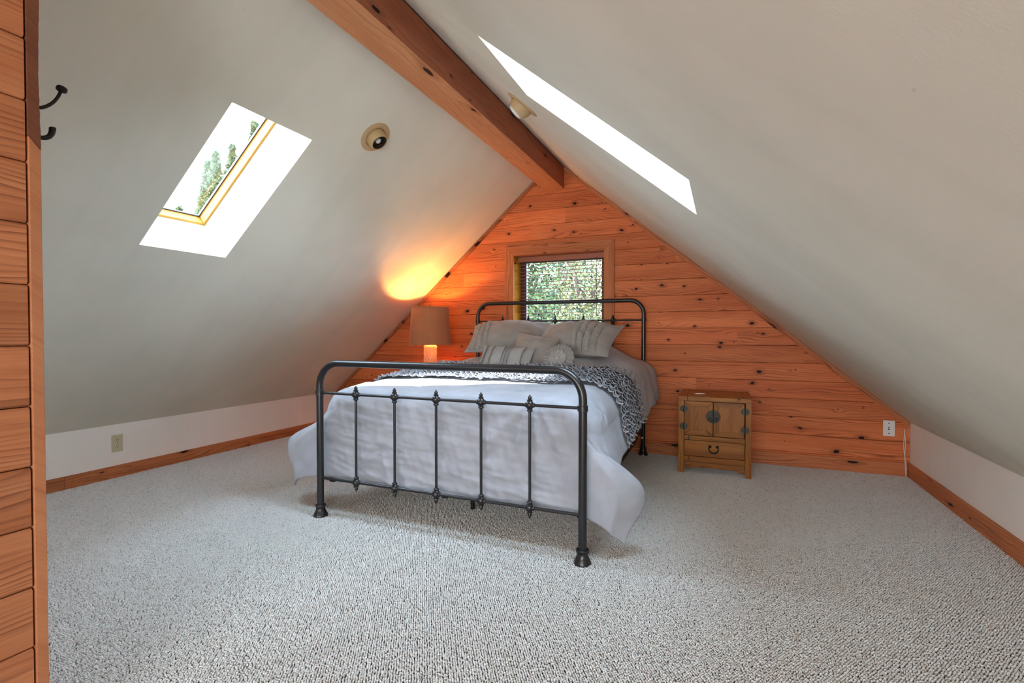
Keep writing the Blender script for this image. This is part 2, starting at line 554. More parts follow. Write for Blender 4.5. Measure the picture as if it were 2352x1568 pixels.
xl_of = lambda z: max(XL, XL + (z - KL) / SL) if z > KL else XL
xr_of = lambda z: min(XR, XR - (z - KR) / SR) if z > KR else XR
PZ0, PP = 0.773, 0.133
butts = {0: [-2.69, 0.55], -1: [-1.9], 1: [-2.2, 0.1], 2: [-2.55], 3: [], 5: [-2.3], 6: [-0.35], 8: [-1.62], 9: [-1.29], -2: [-0.2], -3: [-2.9, 0.35], -4: [-1.2]}
def add_plank(xa, xb, z0, z1):
    zc = (z0 + z1) / 2
    zcut = lambda z: z
    lo = (lambda z: max(xa, xl_of(z) + 0.001))
    hi = (lambda z: min(xb, xr_of(z) - 0.001))
    if hi(z1) - lo(z1) < 0.004 and hi(z0) - lo(z0) < 0.03:
        return
    org = (lo(zc), YB, z0)
    mb = MB()
    # local frame: origin at the board's left end
    plank_mesh(mb, lambda z: min(lo(z + z0), hi(z + z0)) - org[0], lambda z: max(lo(z + z0), hi(z + z0)) - org[0], 0.0, z1 - z0)
    mb.build('plank', M['pine'], wall_back, loc=org)

for k in range(-6, 14):
    z0, z1 = PZ0 + k * PP, PZ0 + (k + 1) * PP
    z0 = max(z0, 0.0)
    z1 = min(z1, ZRG - 0.02)
    if z1 - z0 < 0.03:
        continue
    cuts = sorted(butts.get(k, []))
    inwin = z1 > WZ0 + 0.02 and z0 < WZ1 - 0.02
    segs = []
    edges = [XL] + cuts + [XR]
    for a, b in zip(edges, edges[1:]):
        if inwin:
            if a < WX0:
                segs.append((a, min(b, WX0 - 0.012)))
            if b > WX1:
                segs.append((max(a, WX1 + 0.012), b))
        else:
            segs.append((a, b))
    for a, b in segs:
        if b - a > 0.03:
            add_plank(a, b, z0, z1)

# sloped cover mouldings where the boards meet the ceilings
def slope_trim(name, A, B, w=0.026):
    A, B = Vector(A), Vector(B)
    L = (B - A).length
    ang = math.atan2(B.z - A.z, B.x - A.x)
    mb = MB()
    s = -1 if True else 1
    mb.prism([(-0.016, 0.0), (-0.016, -w * 0.55), (-0.010, -w * 0.62), (-0.010, -w), (-0.0005, -w), (-0.0005, 0.0)], 'x', 0, L)
    o = mb.build(name, M['pine_trim'], loc=A, rot=(0, -ang, 0))
    o['kind'] = 'structure'
    return o
slope_trim('trim_1', (XL + 0.01, YB, KL + 0.006), (XRG - 0.07, YB, zl(XRG - 0.08) - 0.004))
slope_trim('trim_2', (XRG + 0.10, YB, zr(XRG + 0.10) - 0.002), (XR - 0.004, YB, KR + 0.001), 0.032)

# baseboards
def board(name, x0, x1, y0, y1, z0, z1, m, parent=None, bevel=0.003, org=None):
    org = org or (x0, y0, z0)
    return MB().box(x0 - org[0], x1 - org[0], y0 - org[1], y1 - org[1], z0 - org[2], z1 - org[2]).build(name, m, parent, bevel=bevel, loc=org)
BT = 0.016
bl = empty('baseboard_left')
struct(bl)
def yboard(name, xface, y0, y1, z1, sgn, m, parent):
    """board along Y; grain along its local X"""
    mb = MB().box(0, y1 - y0, 0, BT, 0, z1)
    return mb.build(name, m, parent, bevel=0.003, loc=(xface, y0 if sgn > 0 else y1, 0.0), rot=(0, 0, R(90 if sgn > 0 else -90)))
yboard('board', XL + BT, YF, 1.815, 0.086, 1, M['pine_trim'], bl)
yboard('board', XL + BT, 1.816, YB - 0.001, 0.085, 1, M['pine_trim'], bl)
o = yboard('baseboard_right', XR - BT, YF, YB - 0.001, 0.100, -1, M['pine_trim'], None)
struct(o)
struct(board('baseboard_back', XL + BT, XR - BT - 0.001, YB - BT, YB - 0.0005, 0, 0.098, M['pine_trim']))

# ridge beam
bm_ = MB()
bm_.box(0, YB - 0.001 - YF, -0.0885, 0.0885, 0, 0.188)
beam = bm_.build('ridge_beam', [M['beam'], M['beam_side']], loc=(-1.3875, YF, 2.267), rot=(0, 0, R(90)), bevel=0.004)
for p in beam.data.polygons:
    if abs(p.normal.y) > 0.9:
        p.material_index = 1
tag(beam, 'long squared timber ridge beam under the peak of the ceiling', 'beam')

# ------------------------------------------------------------------ partition on the left with its boards
XP, YP = -1.400, 0.602
part = MB().box(XP - 0.10, XP - 0.018, YF, YP - 0.002, 0, 2.266).build('wall_partition', M['pine_near'])
struct(part)
zj = 0.9716
k0 = -8
for k in range(k0, 11):
    z0, z1 = max(0.0, zj + k * 0.1335), min(2.264, zj + (k + 1) * 0.1335)
    if z1 - z0 < 0.03:
        continue
    mb = MB()
    Lp = YP - YF - 0.004
    plank_mesh(mb, lambda z: 0.0, lambda z: Lp, 0.0, z1 - z0, depth=0.018, bev=0.0042, gap=0.0013)
    # local x -> +Y would mirror the front, so run it towards -Y
    # front face (y=0) must look to +X: rotate so that local -y is world +X
    mb.build('plank', M['pine_near'], part, loc=(XP, YF + 0.001, z0), rot=(0, 0, R(90)))
cl = MB().prism([(0.001, 0), (0.0225, 0), (0.0225, 1.404), (0.001, 1.429)], 'x', -0.098, 0.004)
o = cl.build('corner_casing', M['pine_smooth'], part, loc=(XP, YP, 0), bevel=0.0015)
o['label'] = 'smooth orange lower corner board'
cu = MB()
edge = []
zz = [1.405 + 0.011 * i for i in range(79)]
rr = random.Random(3)
for z in zz:
    edge.append((0.0215 + 0.0014 * math.sin(z * 19) + 0.0006 * rr.uniform(-1, 1), z))
cu.prism([(0.001, 2.264), (0.001, 1.4295)] + edge, 'x', -0.098, 0.0035)
o = cu.build('corner_casing', M['bark_trim'], part, loc=(XP, YP, 0))
o['label'] = 'dark upper corner board with wavy bark edge'

# ------------------------------------------------------------------ windows
def skylight(n, hole, zf, th, side):
    """wooden roof window sitting at the outer end of its shaft"""
    xa, xb, ya, yb = hole
    root = empty('window_%d' % n)
    struct(root)
    A = Vector((xa, ya, zf(xa)))
    if side == 'left':
        ex = Vector((math.cos(th), 0, math.sin(th)))
        nz = NL
    else:
        ex = Vector((math.cos(th), 0, -math.sin(th)))
        nz = NR
    ey = Vector((0, 1, 0))
    Lx = (Vector((xb, ya, zf(xb))) - A).length
    Ly = yb - ya
    rot = Matrix((ex, ey, nz)).transposed().to_4x4()
    root.matrix_world = Matrix.Translation(A) @ rot
    e = 0.0015
    i, t0, t1 = 0.014, 0.262, 0.338
    def rail(x0, x1, y0, y1):
        along_y = (y1 - y0) > (x1 - x0)
        mb = MB()
        if along_y:
            mb.box(0, y1 - y0, -(x1 - x0), 0, t0, t1)
            return mb.build('frame_rail', M['window_pine'], root, bevel=0.002, loc=(x0, y0, 0), rot=(0, 0, R(90)))
        mb.box(0, x1 - x0, 0, y1 - y0, t0, t1)
        return mb.build('frame_rail', M['window_pine'], root, bevel=0.002, loc=(x0, y0, 0))
    rail(e, i, e, Ly - e)
    rail(Lx - i, Lx - e, e, Ly - e)
    rail(i, Lx - i, e, i)
    rail(i, Lx - i, Ly - i, Ly - e)
    g = MB()
    for (x0, x1, y0, y1) in ((i, Lx - i, i, i + 0.006), (i, Lx - i, Ly - i - 0.006, Ly - i), (i, i + 0.006, i, Ly - i), (Lx - i - 0.006, Lx - i, i, Ly - i)):
        g.box(x0, x1, y0, y1, 0.318, 0.326)
    g.build('gasket', M['leather'], root)
    MB().box(i, Lx - i, i, Ly - i, 0.327, 0.331).build('pane', M['glass'], root)
    c = root.matrix_world @ Vector((Lx / 2, Ly / 2, 0.36))
    portal('skylight_portal_%d' % n, c, -nz, Lx, Ly)
    return root
skylight(1, HL, zl, THL, 'left')
skylight(2, HR, zr, THR, 'right')

# gable window: casing, deep board-lined reveal, brown sash, pane
w3 = empty('window_3', (0, YB, 0))
struct(w3)
def wb(name, x0, x1, y0, y1, z0, z1, m, bevel=0.002):
    return MB().box(0, x1 - x0, 0, y1 - y0, 0, z1 - z0).build(name, m, w3, bevel=bevel, loc=(x0, y0, z0))
cw, ct = 0.088, 0.016
# mitred casing boards
def casing(pts, loc, rot):
    return MB().prism(pts, 'y', -ct, -0.0005).build('casing_board', M['pine_trim'], w3, bevel=0.0025, loc=loc, rot=rot)
W_ = WX1 - WX0
H_ = WZ1 - WZ0
casing([(-cw, cw), (0, 0), (W_, 0), (W_ + cw, cw)], (WX0, 0, WZ1), (0, 0, 0))
casing([(-cw, -cw), (0, 0), (W_, 0), (W_ + cw, -cw)], (WX0, 0, WZ0), (0, 0, 0))
casing([(-cw, cw), (0, 0), (H_, 0), (H_ + cw, cw)], (WX0, 0, WZ0), (0, R(-90), 0))
casing([(-cw, -cw), (0, 0), (H_, 0), (H_ + cw, -cw)], (WX1, 0, WZ0), (0, R(-90), 0))
# reveal lining in short boards
RD = 0.205
nz_ = 6
for sx, xx in ((0, WX0), (1, WX1)):
    for k in range(nz_):
        a, b = WZ0 + H_ * k / nz_, WZ0 + H_ * (k + 1) / nz_
        mb = MB().box(0, RD, 0, 0.011, 0.0006, b - a - 0.0006)
        if sx == 0:
            mb.build('jamb_board', M['jamb'], w3, bevel=0.0015, loc=(xx, 0.0, a), rot=(0, 0, R(90)))
        else:
            mb.build('jamb_board', M['jamb'], w3, bevel=0.0015, loc=(xx + 0.011, 0.0, a), rot=(0, 0, R(90)))
for k in range(7):
    a, b = WX0 + W_ * k / 7, WX0 + W_ * (k + 1) / 7
    wb('head_board', a + 0.0006, b - 0.0006, 0.0, RD, WZ1 - 0.001, WZ1 + 0.011, M['pine_trim'], 0.0015)
wb('sill_board', WX0, WX1, 0.0, RD, WZ0 - 0.012, WZ0 + 0.001, M['window_pine'])
fy0, fy1 = 0.160, 0.200
st = 0.058
wb('sash_stile', WX0 + 0.001, WX0 + st, fy0, fy1, WZ0 + 0.001, WZ1 - 0.001, M['redbrown'])
wb('sash_stile', WX1 - st, WX1 - 0.001, fy0, fy1, WZ0 + 0.001, WZ1 - 0.001, M['redbrown'])
wb('sash_rail', WX0 + st, WX1 - st, fy0, fy1, WZ1 - 0.05, WZ1 - 0.001, M['redbrown'])
wb('sash_rail', WX0 + st, WX1 - st, fy0, fy1, WZ0 + 0.001, WZ0 + 0.05, M['redbrown'])
wb('pane', WX0 + st, WX1 - st, fy0 + 0.018, fy0 + 0.022, WZ0 + 0.05, WZ1 - 0.05, M['glass'], 0)
portal('gable_window_portal', ((WX0 + WX1) / 2, YB + 0.26, (WZ0 + WZ1) / 2), (0, -1, 0), W_, H_)

# wooden slatted blind
bd = empty('window_blind', ((WX0 + WX1) / 2, YB + 0.105, WZ1))
tag(bd, 'open brown wooden slatted blind hung in the gable window', 'blind')
hw = W_ / 2 - 0.014
MB().box(-hw, hw, -0.022, 0.022, -0.012, -0.002).build('headrail', M['blind'], bd)
MB().box(-hw - 0.012, hw + 0.012, -0.030, -0.023, -0.050, -0.004).build('valance', M['blind'], bd, bevel=0.002)
sl_me = None
nsl = 22
for k in range(nsl):
    z = -0.074 - 0.0322 * k
    if z < WZ0 - WZ1 + 0.03:
        break
    if sl_me is None:
        mb = MB()
        c = [(-0.0125, -0.0014), (-0.006, -0.0004), (0.006, -0.0004), (0.0125, -0.0014), (0.0125, 0.0014), (0.006, 0.0024), (-0.006, 0.0024), (-0.0125, 0.0014)]
        mb.prism(c, 'x', -hw, hw)
        s0 = mb.build('slat', M['blind'], bd, loc=(0, 0, z), rot=(R(-2.5), 0, 0))
        sl_me = s0.data
    else:
        s0 = bpy.data.objects.new('slat', sl_me)
        COL.objects.link(s0)
        s0.parent = bd
        s0.location = (0, 0, z)
        s0.rotation_euler = (R(-2.5), 0, 0)
MB().box(-hw, hw, -0.013, 0.013, WZ0 - WZ1 + 0.006, WZ0 - WZ1 + 0.020).build('bottom_rail', M['blind'], bd, bevel=0.002)
bx = (WX0 + WX1) / 2
for x in (-1.632, -1.367, -1.076):
    for yy in (-0.0138, 0.0138):
        MB().tube([(x - bx, yy, -0.01), (x - bx, yy, WZ0 - WZ1 + 0.012)], 0.0009, 6).build('ladder_cord', M['redbrown'], bd)
MB().tube([(-1.028 - bx, -0.034, -0.04), (-1.026 - bx, -0.034, -0.56)], 0.0028, 8).build('tilt_wand', M['redbrown'], bd)

# ------------------------------------------------------------------ carpet pile: one countless stuff object
px_, py_ = 0.0090, 0.0070
gx = np.arange(XL + BT + 0.004, XR - BT - 0.002, px_)
gy = np.arange(-0.15, YB - BT - 0.002, py_)
GX, GY = np.meshgrid(gx, gy, indexing='ij')
GX = GX + (np.arange(len(gy)) % 2)[None, :] * px_ * 0.5
GX = GX + nrng.normal(0, 0.0010, GX.shape)
GY = GY + nrng.normal(0, 0.0008, GY.shape)
pts = np.stack([GX, GY, np.full_like(GX, 0.0005) + nrng.normal(0, 0.0007, GX.shape)], -1).reshape(-1, 3)
# leave out what no one can see: in front of the frame and inside the partition
keep = ~((pts[:, 0] < XP + 0.002) & (pts[:, 0] > XP - 0.11) & (pts[:, 1] < YP + 0.024))
keep &= pts[:, 1] > 0.20 - 0.02 * 0
pts = pts[keep]
me = bpy.data.meshes.new('carpet')
me.vertices.add(len(pts))
me.vertices.foreach_set('co', pts.astype(np.float32).ravel())
me.update()
me.materials.append(M['loop'])
carpet = bpy.data.objects.new('carpet', me)
COL.objects.link(carpet)
tag(carpet, 'pale flecked looped berber carpet covering the whole attic floor', 'carpet', None, 'stuff')
ng = bpy.data.node_groups.new('carpet_loops', 'GeometryNodeTree')
ng.interface.new_socket('Geometry', in_out='INPUT', socket_type='NodeSocketGeometry')
ng.interface.new_socket('Geometry', in_out='OUTPUT', socket_type='NodeSocketGeometry')
gi = ng.nodes.new('NodeGroupInput')
go = ng.nodes.new('NodeGroupOutput')
ico = ng.nodes.new('GeometryNodeMeshIcoSphere')
ico.inputs['Radius'].default_value = 1.0
ico.inputs['Subdivisions'].default_value = 2
sm = ng.nodes.new('GeometryNodeSetShadeSmooth')
stm = ng.nodes.new('GeometryNodeSetMaterial')
stm.inputs['Material'].default_value = M['loop']
iop = ng.nodes.new('GeometryNodeInstanceOnPoints')
rot = ng.nodes.new('FunctionNodeRandomValue')
rot.data_type = 'FLOAT_VECTOR'
rot.inputs[0].default_value = (-0.35, -0.35, -0.7)
rot.inputs[1].default_value = (0.35, 0.35, 0.7)
scl = ng.nodes.new('FunctionNodeRandomValue')
scl.data_type = 'FLOAT_VECTOR'
scl.inputs[0].default_value = (0.0028, 0.0024, 0.0038)
scl.inputs[1].default_value = (0.0046, 0.0039, 0.0066)
L_ = ng.links
L_.new(gi.outputs[0], iop.inputs['Points'])
L_.new(ico.outputs[0], sm.inputs[0])
L_.new(sm.outputs[0], stm.inputs[0])
L_.new(stm.outputs[0], iop.inputs['Instance'])
L_.new(rot.outputs[0], iop.inputs['Rotation'])
L_.new(scl.outputs[0], iop.inputs['Scale'])
L_.new(iop.outputs[0], go.inputs[0])
gm = carpet.modifiers.new('loops', 'NODES')
gm.node_group = ng

# ------------------------------------------------------------------ bed frame
FX0, FX1, FYb = -2.019, -0.555, 2.100
HX0, HX1, HYb = -2.107, -0.599, 4.180
bed = empty('iron_bed_frame', (-1.3, 3.14, 0))
tag(bed, 'dark gunmetal tubular iron bed frame with ball finials', 'bed')
def bpart(mb, name, m=None, parent=None, smooth=True, auto=35, lab=None):
    o = mb.build(name, m or M['iron'], parent, smooth=smooth, auto=auto)
    if parent is bed:
        o.matrix_parent_inverse = Matrix.Translation((1.3, -3.14, 0))
    if lab:
        o['label'] = lab
    return o
def arch(x0, x1, y, ztop, rb, rad):
    p = [(x0, y, 0.02), (x0, y, ztop - rb - 0.06)]
    for k in range(11):
        a = math.pi - (math.pi / 2) * k / 10
        p.append((x0 + rb + rb * math.cos(a), y, ztop - rb + rb * math.sin(a)))
    for k in range(11):
        a = math.pi / 2 - (math.pi / 2) * k / 10
        p.append((x1 - rb + rb * math.cos(a), y, ztop - rb + rb * math.sin(a)))
    p += [(x1, y, ztop - rb - 0.06), (x1, y, 0.02)]
    return p
def foot_prof():
    return [(0.027, 0.066), (0.0285, 0.060), (0.027, 0.054), (0.024, 0.050), (0.0245, 0.040), (0.029, 0.030), (0.036, 0.016), (0.0385, 0.008), (0.0385, 0.001)]
def fin_up():
    return [(0.0098, -0.030), (0.0135, -0.026), (0.0135, -0.022), (0.0105, -0.019), (0.015, -0.013), (0.0185, -0.006), (0.0192, 0.0),
            (0.0185, 0.006), (0.015, 0.013), (0.0105, 0.018), (0.0128, 0.0205), (0.0128, 0.024), (0.007, 0.0265), (0.0085, 0.030), (0.0095, 0.034), (0.0080, 0.038), (0.0048, 0.0405), (0.0040, 0.043), (0.0030, 0.0455), (0.0008, 0.047)]
def endboard(x0, x1, y, ztop, rb, zmid, zbot, rad, name):
    root = bpart(MB().tube(arch(x0, x1, y, ztop, rb, rad), rad, 20), name, parent=bed, auto=60)
    inv = None
    for x in (x0, x1):
        bpart(MB().lathe(foot_prof(), (x, y, 0), n=28), 'foot', parent=root)
        bpart(MB().lathe([(rad + 0.0005, -0.013), (rad + 0.005, -0.012), (rad + 0.005, -0.009), (rad + 0.0035, -0.008), (rad + 0.0035, 0.008), (rad + 0.005, 0.009), (rad + 0.005, 0.012), (rad + 0.0005, 0.013)], (x, y, zmid), n=24), 'collar', parent=root)
    bpart(MB().tube([(x0 + rad - 0.002, y, zmid), (x1 - rad + 0.002, y, zmid)], 0.0072, 14), 'upper_rail', parent=root, auto=60)
    bpart(MB().tube([(x0 + rad - 0.002, y, zbot), (x1 - rad + 0.002, y, zbot)], 0.0076, 14), 'lower_rail', parent=root, auto=60)
    n = 5
    for k in range(n):
        x = x0 + (x1 - x0) * (k + 1) / (n + 1)
        bpart(MB().tube([(x, y, zbot + 0.02), (x, y, zmid - 0.026)], 0.0066, 12), 'spindle', parent=root, auto=60)
        bpart(MB().lathe(fin_up(), (x, y, zmid), n=20), 'finial', parent=root, auto=50)
        bpart(MB().lathe([(r, -h) for r, h in fin_up()], (x, y, zbot), n=20), 'finial', parent=root, auto=50)
        for zz_ in (zmid, zbot):
            for sg in (-1, 1):
                bpart(MB().lathe([(0.0108, 0.016), (0.0108, 0.0215), (0.009, 0.023)], (x, y, zz_), axis=(sg, 0, 0), n=16), 'ferrule', parent=root, auto=50)
    return root
endboard(FX0, FX1, FYb, 0.837, 0.125, 0.676, 0.213, 0.0185, 'footboard')
hb = endboard(HX0, HX1, HYb, 1.268, 0.115, 1.105, 0.30, 0.0170, 'headboard')
# side rails, slats, centre legs
for xa, xb in ((FX0 + 0.012, HX0 + 0.02), (FX1 - 0.012, HX1 - 0.012)):
    mb = MB()
    for s_ in (0,):
        mb.prism([(-0.002, 0.175), (0.002, 0.175), (0.002, 0.250), (-0.002, 0.250)], 'y', FYb + 0.060, HYb - 0.018)
        mb.prism([(-0.002, 0.175), (0.030 if xa < -1.3 else -0.030, 0.175), (0.030 if xa < -1.3 else -0.030, 0.179), (-0.002, 0.179)], 'y', FYb + 0.060, HYb - 0.018)
    v = [(xa + (xb - xa) * (p[1] - FYb) / (HYb - FYb) + p[0], p[1], p[2]) for p in mb.v]
    mb.v = v
    bpart(mb, 'side_rail', M['black'], bed, smooth=False)
for k in range(7):
    y = 2.30 + 0.28 * k
    bpart(MB().box(FX0 + 0.035, FX1 - 0.045, y - 0.03, y + 0.03, 0.1795, 0.1945), 'slat', M['window_pine'], bed, smooth=False)
for y in (2.513, 3.55):
    bpart(MB().tube([(-1.301, y, 0.004), (-1.301, y, 0.178)], 0.012, 12), 'support_leg', M['black'], bed, auto=60)
bpart(MB().box(-1.316, -1.286, 2.2, 4.0, 0.1605, 0.1790), 'centre_bar', M['black'], bed, smooth=False)
o = bpart(MB().lathe([(0.008, 0.0), (0.008, 0.003), (0.004, 0.006)], (HX1 - 0.004, HYb - 0.017, 0.145), axis=(0, -1, 0), n=12), 'bolt_cap', M['white'], bed)
o['label'] = 'small white bolt cap'

# box spring and mattress
def slab(name, x0, x1, y0, y1, z0, z1, m, r=0.03):
    o = MB().box(x0, x1, y0, y1, z0, z1).build(name, m, smooth=True)
    b = o.modifiers.new('edge', 'BEVEL')
    b.width = r
    b.segments = 4
    return o
o = slab('box_spring', -1.985, -0.640, 2.190, 4.150, 0.195, 0.400, M['ticking'], 0.015)
tag(o, 'grey patterned box spring inside the iron bed frame', 'box spring')
o = slab('mattress', -1.985, -0.640, 2.195, 4.150, 0.4005, 0.625, M['white_cloth'], 0.05)
tag(o, 'pale mattress under the grey comforter', 'mattress')

# ------------------------------------------------------------------ comforter
CX = -1.312
def nz3(x, y, z=0.0):
    return noise.noise(Vector((x, y, z)))
vnoise = np.vectorize(nz3)

def sstep(a, b, x):
    t = np.clip((x - a) / (b - a), 0, 1)
    return t * t * (3 - 2 * t)

YE = 2.246    # where the top starts to roll over the foot
def top_z(X, Y):
    z = np.interp(Y, [2.12, 2.24, 2.40, 2.55, 2.80, 3.0, 3.2, 3.4, 3.6, 4.2], [0.672, 0.690, 0.706, 0.717, 0.732, 0.746, 0.757, 0.764, 0.772, 0.775])
    md = sstep(3.42, 3.95, Y) * (1 - sstep(0.30, 0.72, np.abs(X - (CX + 0.02))))
    return z + 0.15 * md

def comforter_surf(U, V):
    """flat cloth coords (U across, V from the foot edge towards the head) to the draped surface"""
    U = np.asarray(U, float)
    V = np.asarray(V, float)
    left = U < 0
    ws = np.where(left, 0.60, 0.645)
    da = np.maximum(0, np.abs(U) - ws)
    db = np.maximum(0, -V)
    rho = np.hypot(da, db)
    phi = np.arctan2(db, np.maximum(da, 1e-9))          # 0 side, pi/2 front
    front = phi / (math.pi / 2)
    r_side = np.where(left, 0.17, 0.165)
    rr_ = r_side * (1 - front) + 0.085 * front
    arc = rr_ * math.pi / 2
    t = np.minimum(rho, arc)
    h = rr_ * np.sin(t / rr_)
    dr = rr_ * (1 - np.cos(t / rr_))
    ex = np.maximum(0, rho - arc)
    dr = dr + ex
    bump = np.sin(2 * phi) ** 2
    Ysrc = YE + np.maximum(V, 0)
    # the side flares outward, most of all towards the foot corners
    near = 1 - sstep(0.0, np.where(left, 0.40, 0.75), np.maximum(V, 0))
    fl_side = np.where(left, 0.10 + 0.48 * near, 0.20 + 0.16 * near)
    flare = ex * fl_side * (1 - front) ** 0.7
    flare_c = np.where(left, 0.30, 0.19) * bump * sstep(0.0, 0.26, ex) * (1 - 0.42 * sstep(0.27, 0.50, ex))
    dirx = np.cos(phi)
    diry = -np.sin(phi)
    sg = np.where(left, -1.0, 1.0)
    X = CX + sg * (np.minimum(np.abs(U), ws) + h * dirx + flare + flare_c)
    Y = YE + np.maximum(V, 0) + np.minimum(0, diry * h) + 0.12 * sstep(0.03, 0.32, ex) * np.sin(math.pi * np.clip(front / 0.66, 0, 1))
    slant = np.where(left, 0.26 * near, 0.05)
    Z = top_z(X * 0 + CX + sg * np.minimum(np.abs(U), ws), np.maximum(Ysrc, 2.12)) - dr * (1 - slant * (1 - front) * 0.9)
    return np.stack([X, Y, Z], -1)

def grid_normals(P):
    du = np.gradient(P, axis=0)
    dv = np.gradient(P, axis=1)
    n = np.cross(du, dv)
    n /= np.linalg.norm(n, axis=-1, keepdims=True) + 1e-9
    return n

U_ = np.linspace(-1.085, 1.075, 260)
V_ = np.linspace(-0.548, 1.930, 290)
# rounded-off cloth coordinates
UU, VV = np.meshgrid(U_, V_, indexing='ij')
hem_side = 0.0
P = comforter_surf(UU, VV)
Nn = grid_normals(P)
disp = np.zeros(UU.shape)
tn = vnoise(UU * 3.1, VV * 3.1, 0.3)
disp += 0.010 * tn
tn2 = vnoise(UU * 8.0, VV * 7.0, 4.3)
disp += 0.0045 * tn2
# wrinkles across the hanging foot
frontm = sstep(0.03, 0.14, -VV) * (1 - sstep(0.55, 0.75, np.abs(UU)))
disp += frontm * (0.012 * vnoise(UU * 4.0 + 3 + VV * 2, VV * 24.0 + UU * 3, 1.0) + 0.006 * vnoise(UU * 9.0 + 3, VV * 60.0 + UU * 8, 3.0))
disp += frontm * (0.017 * vnoise(UU * 9.0, VV * 3.0 + UU * 2, 7.0) + 0.010 * vnoise(UU * 24.0 + VV * 9, VV * 5.0, 8.0))
# hanging folds on the sides
sidem = sstep(0.70, 0.85, np.abs(UU)) * sstep(-0.05, 0.2, VV)
disp += sidem * 0.006 * np.sin(VV * 17 + 2.0 * vnoise(UU * 2, VV * 2, 2.0))
# quilting tufts with radiating pleats
tufts = [(-0.52, -0.10), (0.0 - 0.045, -0.30), (0.50, -0.045), (0.86, -0.18), (0.80, 0.12), (-0.35, -0.36), (-0.86, -0.12), (0.28, -0.33),
         (-0.25, 0.12), (0.35, 0.18), (-0.60, 0.2)]
for tu, tv in tufts:
    du, dv = UU - tu, VV - tv
    dd = np.hypot(du, dv)
    a = np.arctan2(dv, du)
    disp -= 0.011 * np.exp(-(dd / 0.030) ** 2)
    disp += 0.0045 * np.exp(-(dd / 0.10) ** 2) * np.sin(a * 4 + 2 * np.sin(a + tu * 9) + tu * 9) * sstep(0.0, 0.04, dd)
# long pleats fanning down from the tuft by the right end of the foot
du, dv = UU - 0.50, VV + 0.045
a = np.arctan2(du, -dv)
dd = np.hypot(du, dv)
disp += 0.0130 * np.sin(a * 13) * np.exp(-((a + 0.15) / 0.75) ** 2) * np.exp(-((dd - 0.20) / 0.17) ** 2) * (dv < 0.02)
# soft folds near the pillows
hm = sstep(1.0, 1.2, VV)
disp += hm * 0.010 * vnoise(UU * 2.2 + VV * 3.0, VV * 5.0 - UU * 2.5, 9.0)
# rumpled roll along the front of the foot
disp += 0.007 * np.exp(-((VV + 0.10) / 0.05) ** 2) * np.sin(UU * 11 + 3 * tn) * 0.7
# puffed, not sharp, hem
P = P + Nn * disp[..., None]
P[..., 2] = np.maximum(P[..., 2], 0.030)
# the foot panel stays behind the footboard
P[..., 1] = np.where(VV < 0, np.maximum(P[..., 1], 2.113), P[..., 1])
comf = grid_obj('comforter', P, M['cloth'])
so = comf.modifiers.new('thick', 'SOLIDIFY')
so.thickness = 0.016
so.offset = -1.0
tag(comf, 'pale grey quilted comforter draped over the iron bed with a ruffled band', 'comforter')

# ruffle rows, each its own part
nrow = 13
U_r = np.linspace(-0.995, 1.065, 750)
for j in range(nrow):
    v0 = 0.350 + j * 0.0515
    W5 = np.linspace(0, 1, 6)
    UR, WR = np.meshgrid(U_r, W5, indexing='ij')
    vv = v0 + 0.046 - 0.060 * WR
    wl = 0.030
    jit = np.array([nz3(u * 7.0, j * 3.1, 0.5) for u in U_r])[:, None]
    jit2 = np.array([nz3(u * 16.0, j * 1.7, 5.5) for u in U_r])[:, None]
    ph = 2 * math.pi * UR / wl + 6.5 * jit + 3.2 * jit2 + j * 2.3
    am = 0.45 + 1.1 * np.abs(np.array([nz3(u * 23.0, j * 2.9, 11.5) for u in U_r]))[:, None] * 2.0
    vv = vv + 0.007 * np.sin(ph * 0.53 + 1.3 + 4 * jit) * WR + 0.009 * jit2 * WR
    uu = UR + 0.0050 * np.cos(ph) * WR * am
    B = comforter_surf(uu, vv)
    # normals from the smooth base surface
    e = 0.004
    n = np.cross(comforter_surf(uu + e, vv) - comforter_surf(uu - e, vv), comforter_surf(uu, vv + e) - comforter_surf(uu, vv - e))
    n /= np.linalg.norm(n, axis=-1, keepdims=True) + 1e-9
    base = 0.009 + 0.010 * vnoise(uu * 3.1, vv * 3.1, 0.3)
    lift = base + (0.004 + 0.016 * WR) + 0.0085 * am * np.sign(np.sin(ph)) * np.abs(np.sin(ph)) ** 1.4 * WR ** 0.8 + 0.004 * jit2 * WR
    Q = B + n * lift[..., None]
    r_ = grid_obj('ruffle', Q, M['cloth'], comf)
    s_ = r_.modifiers.new('thick', 'SOLIDIFY')
    s_.thickness = 0.0016

# ------------------------------------------------------------------ pillows
def pillow_fn(w, h, t, pinch=0.06, power=2.6, seed=0, wr=0.006):
    def fn(u, v, side=1.0, lift=0.0):
        u = np.asarray(u, float)
        v = np.asarray(v, float)
        x = w / 2 * u * (1 - pinch * (1 - v * v))
        z = h / 2 * v * (1 - pinch * (1 - u * u))
        prof = np.clip(1 - np.abs(u) ** power, 0, 1) * np.clip(1 - np.abs(v) ** power, 0, 1)
        th = t / 2 * prof ** 0.78
        wrk = wr * vnoise(u * w * 9 + seed, v * h * 9, 1.5) + wr * 0.6 * vnoise(u * w * 22 + seed, v * h * 16, 6.5)
        y = -side * (th + wrk * np.minimum(1, prof * 4) + lift)
        return np.stack([x, y, z], -1)
    return fn

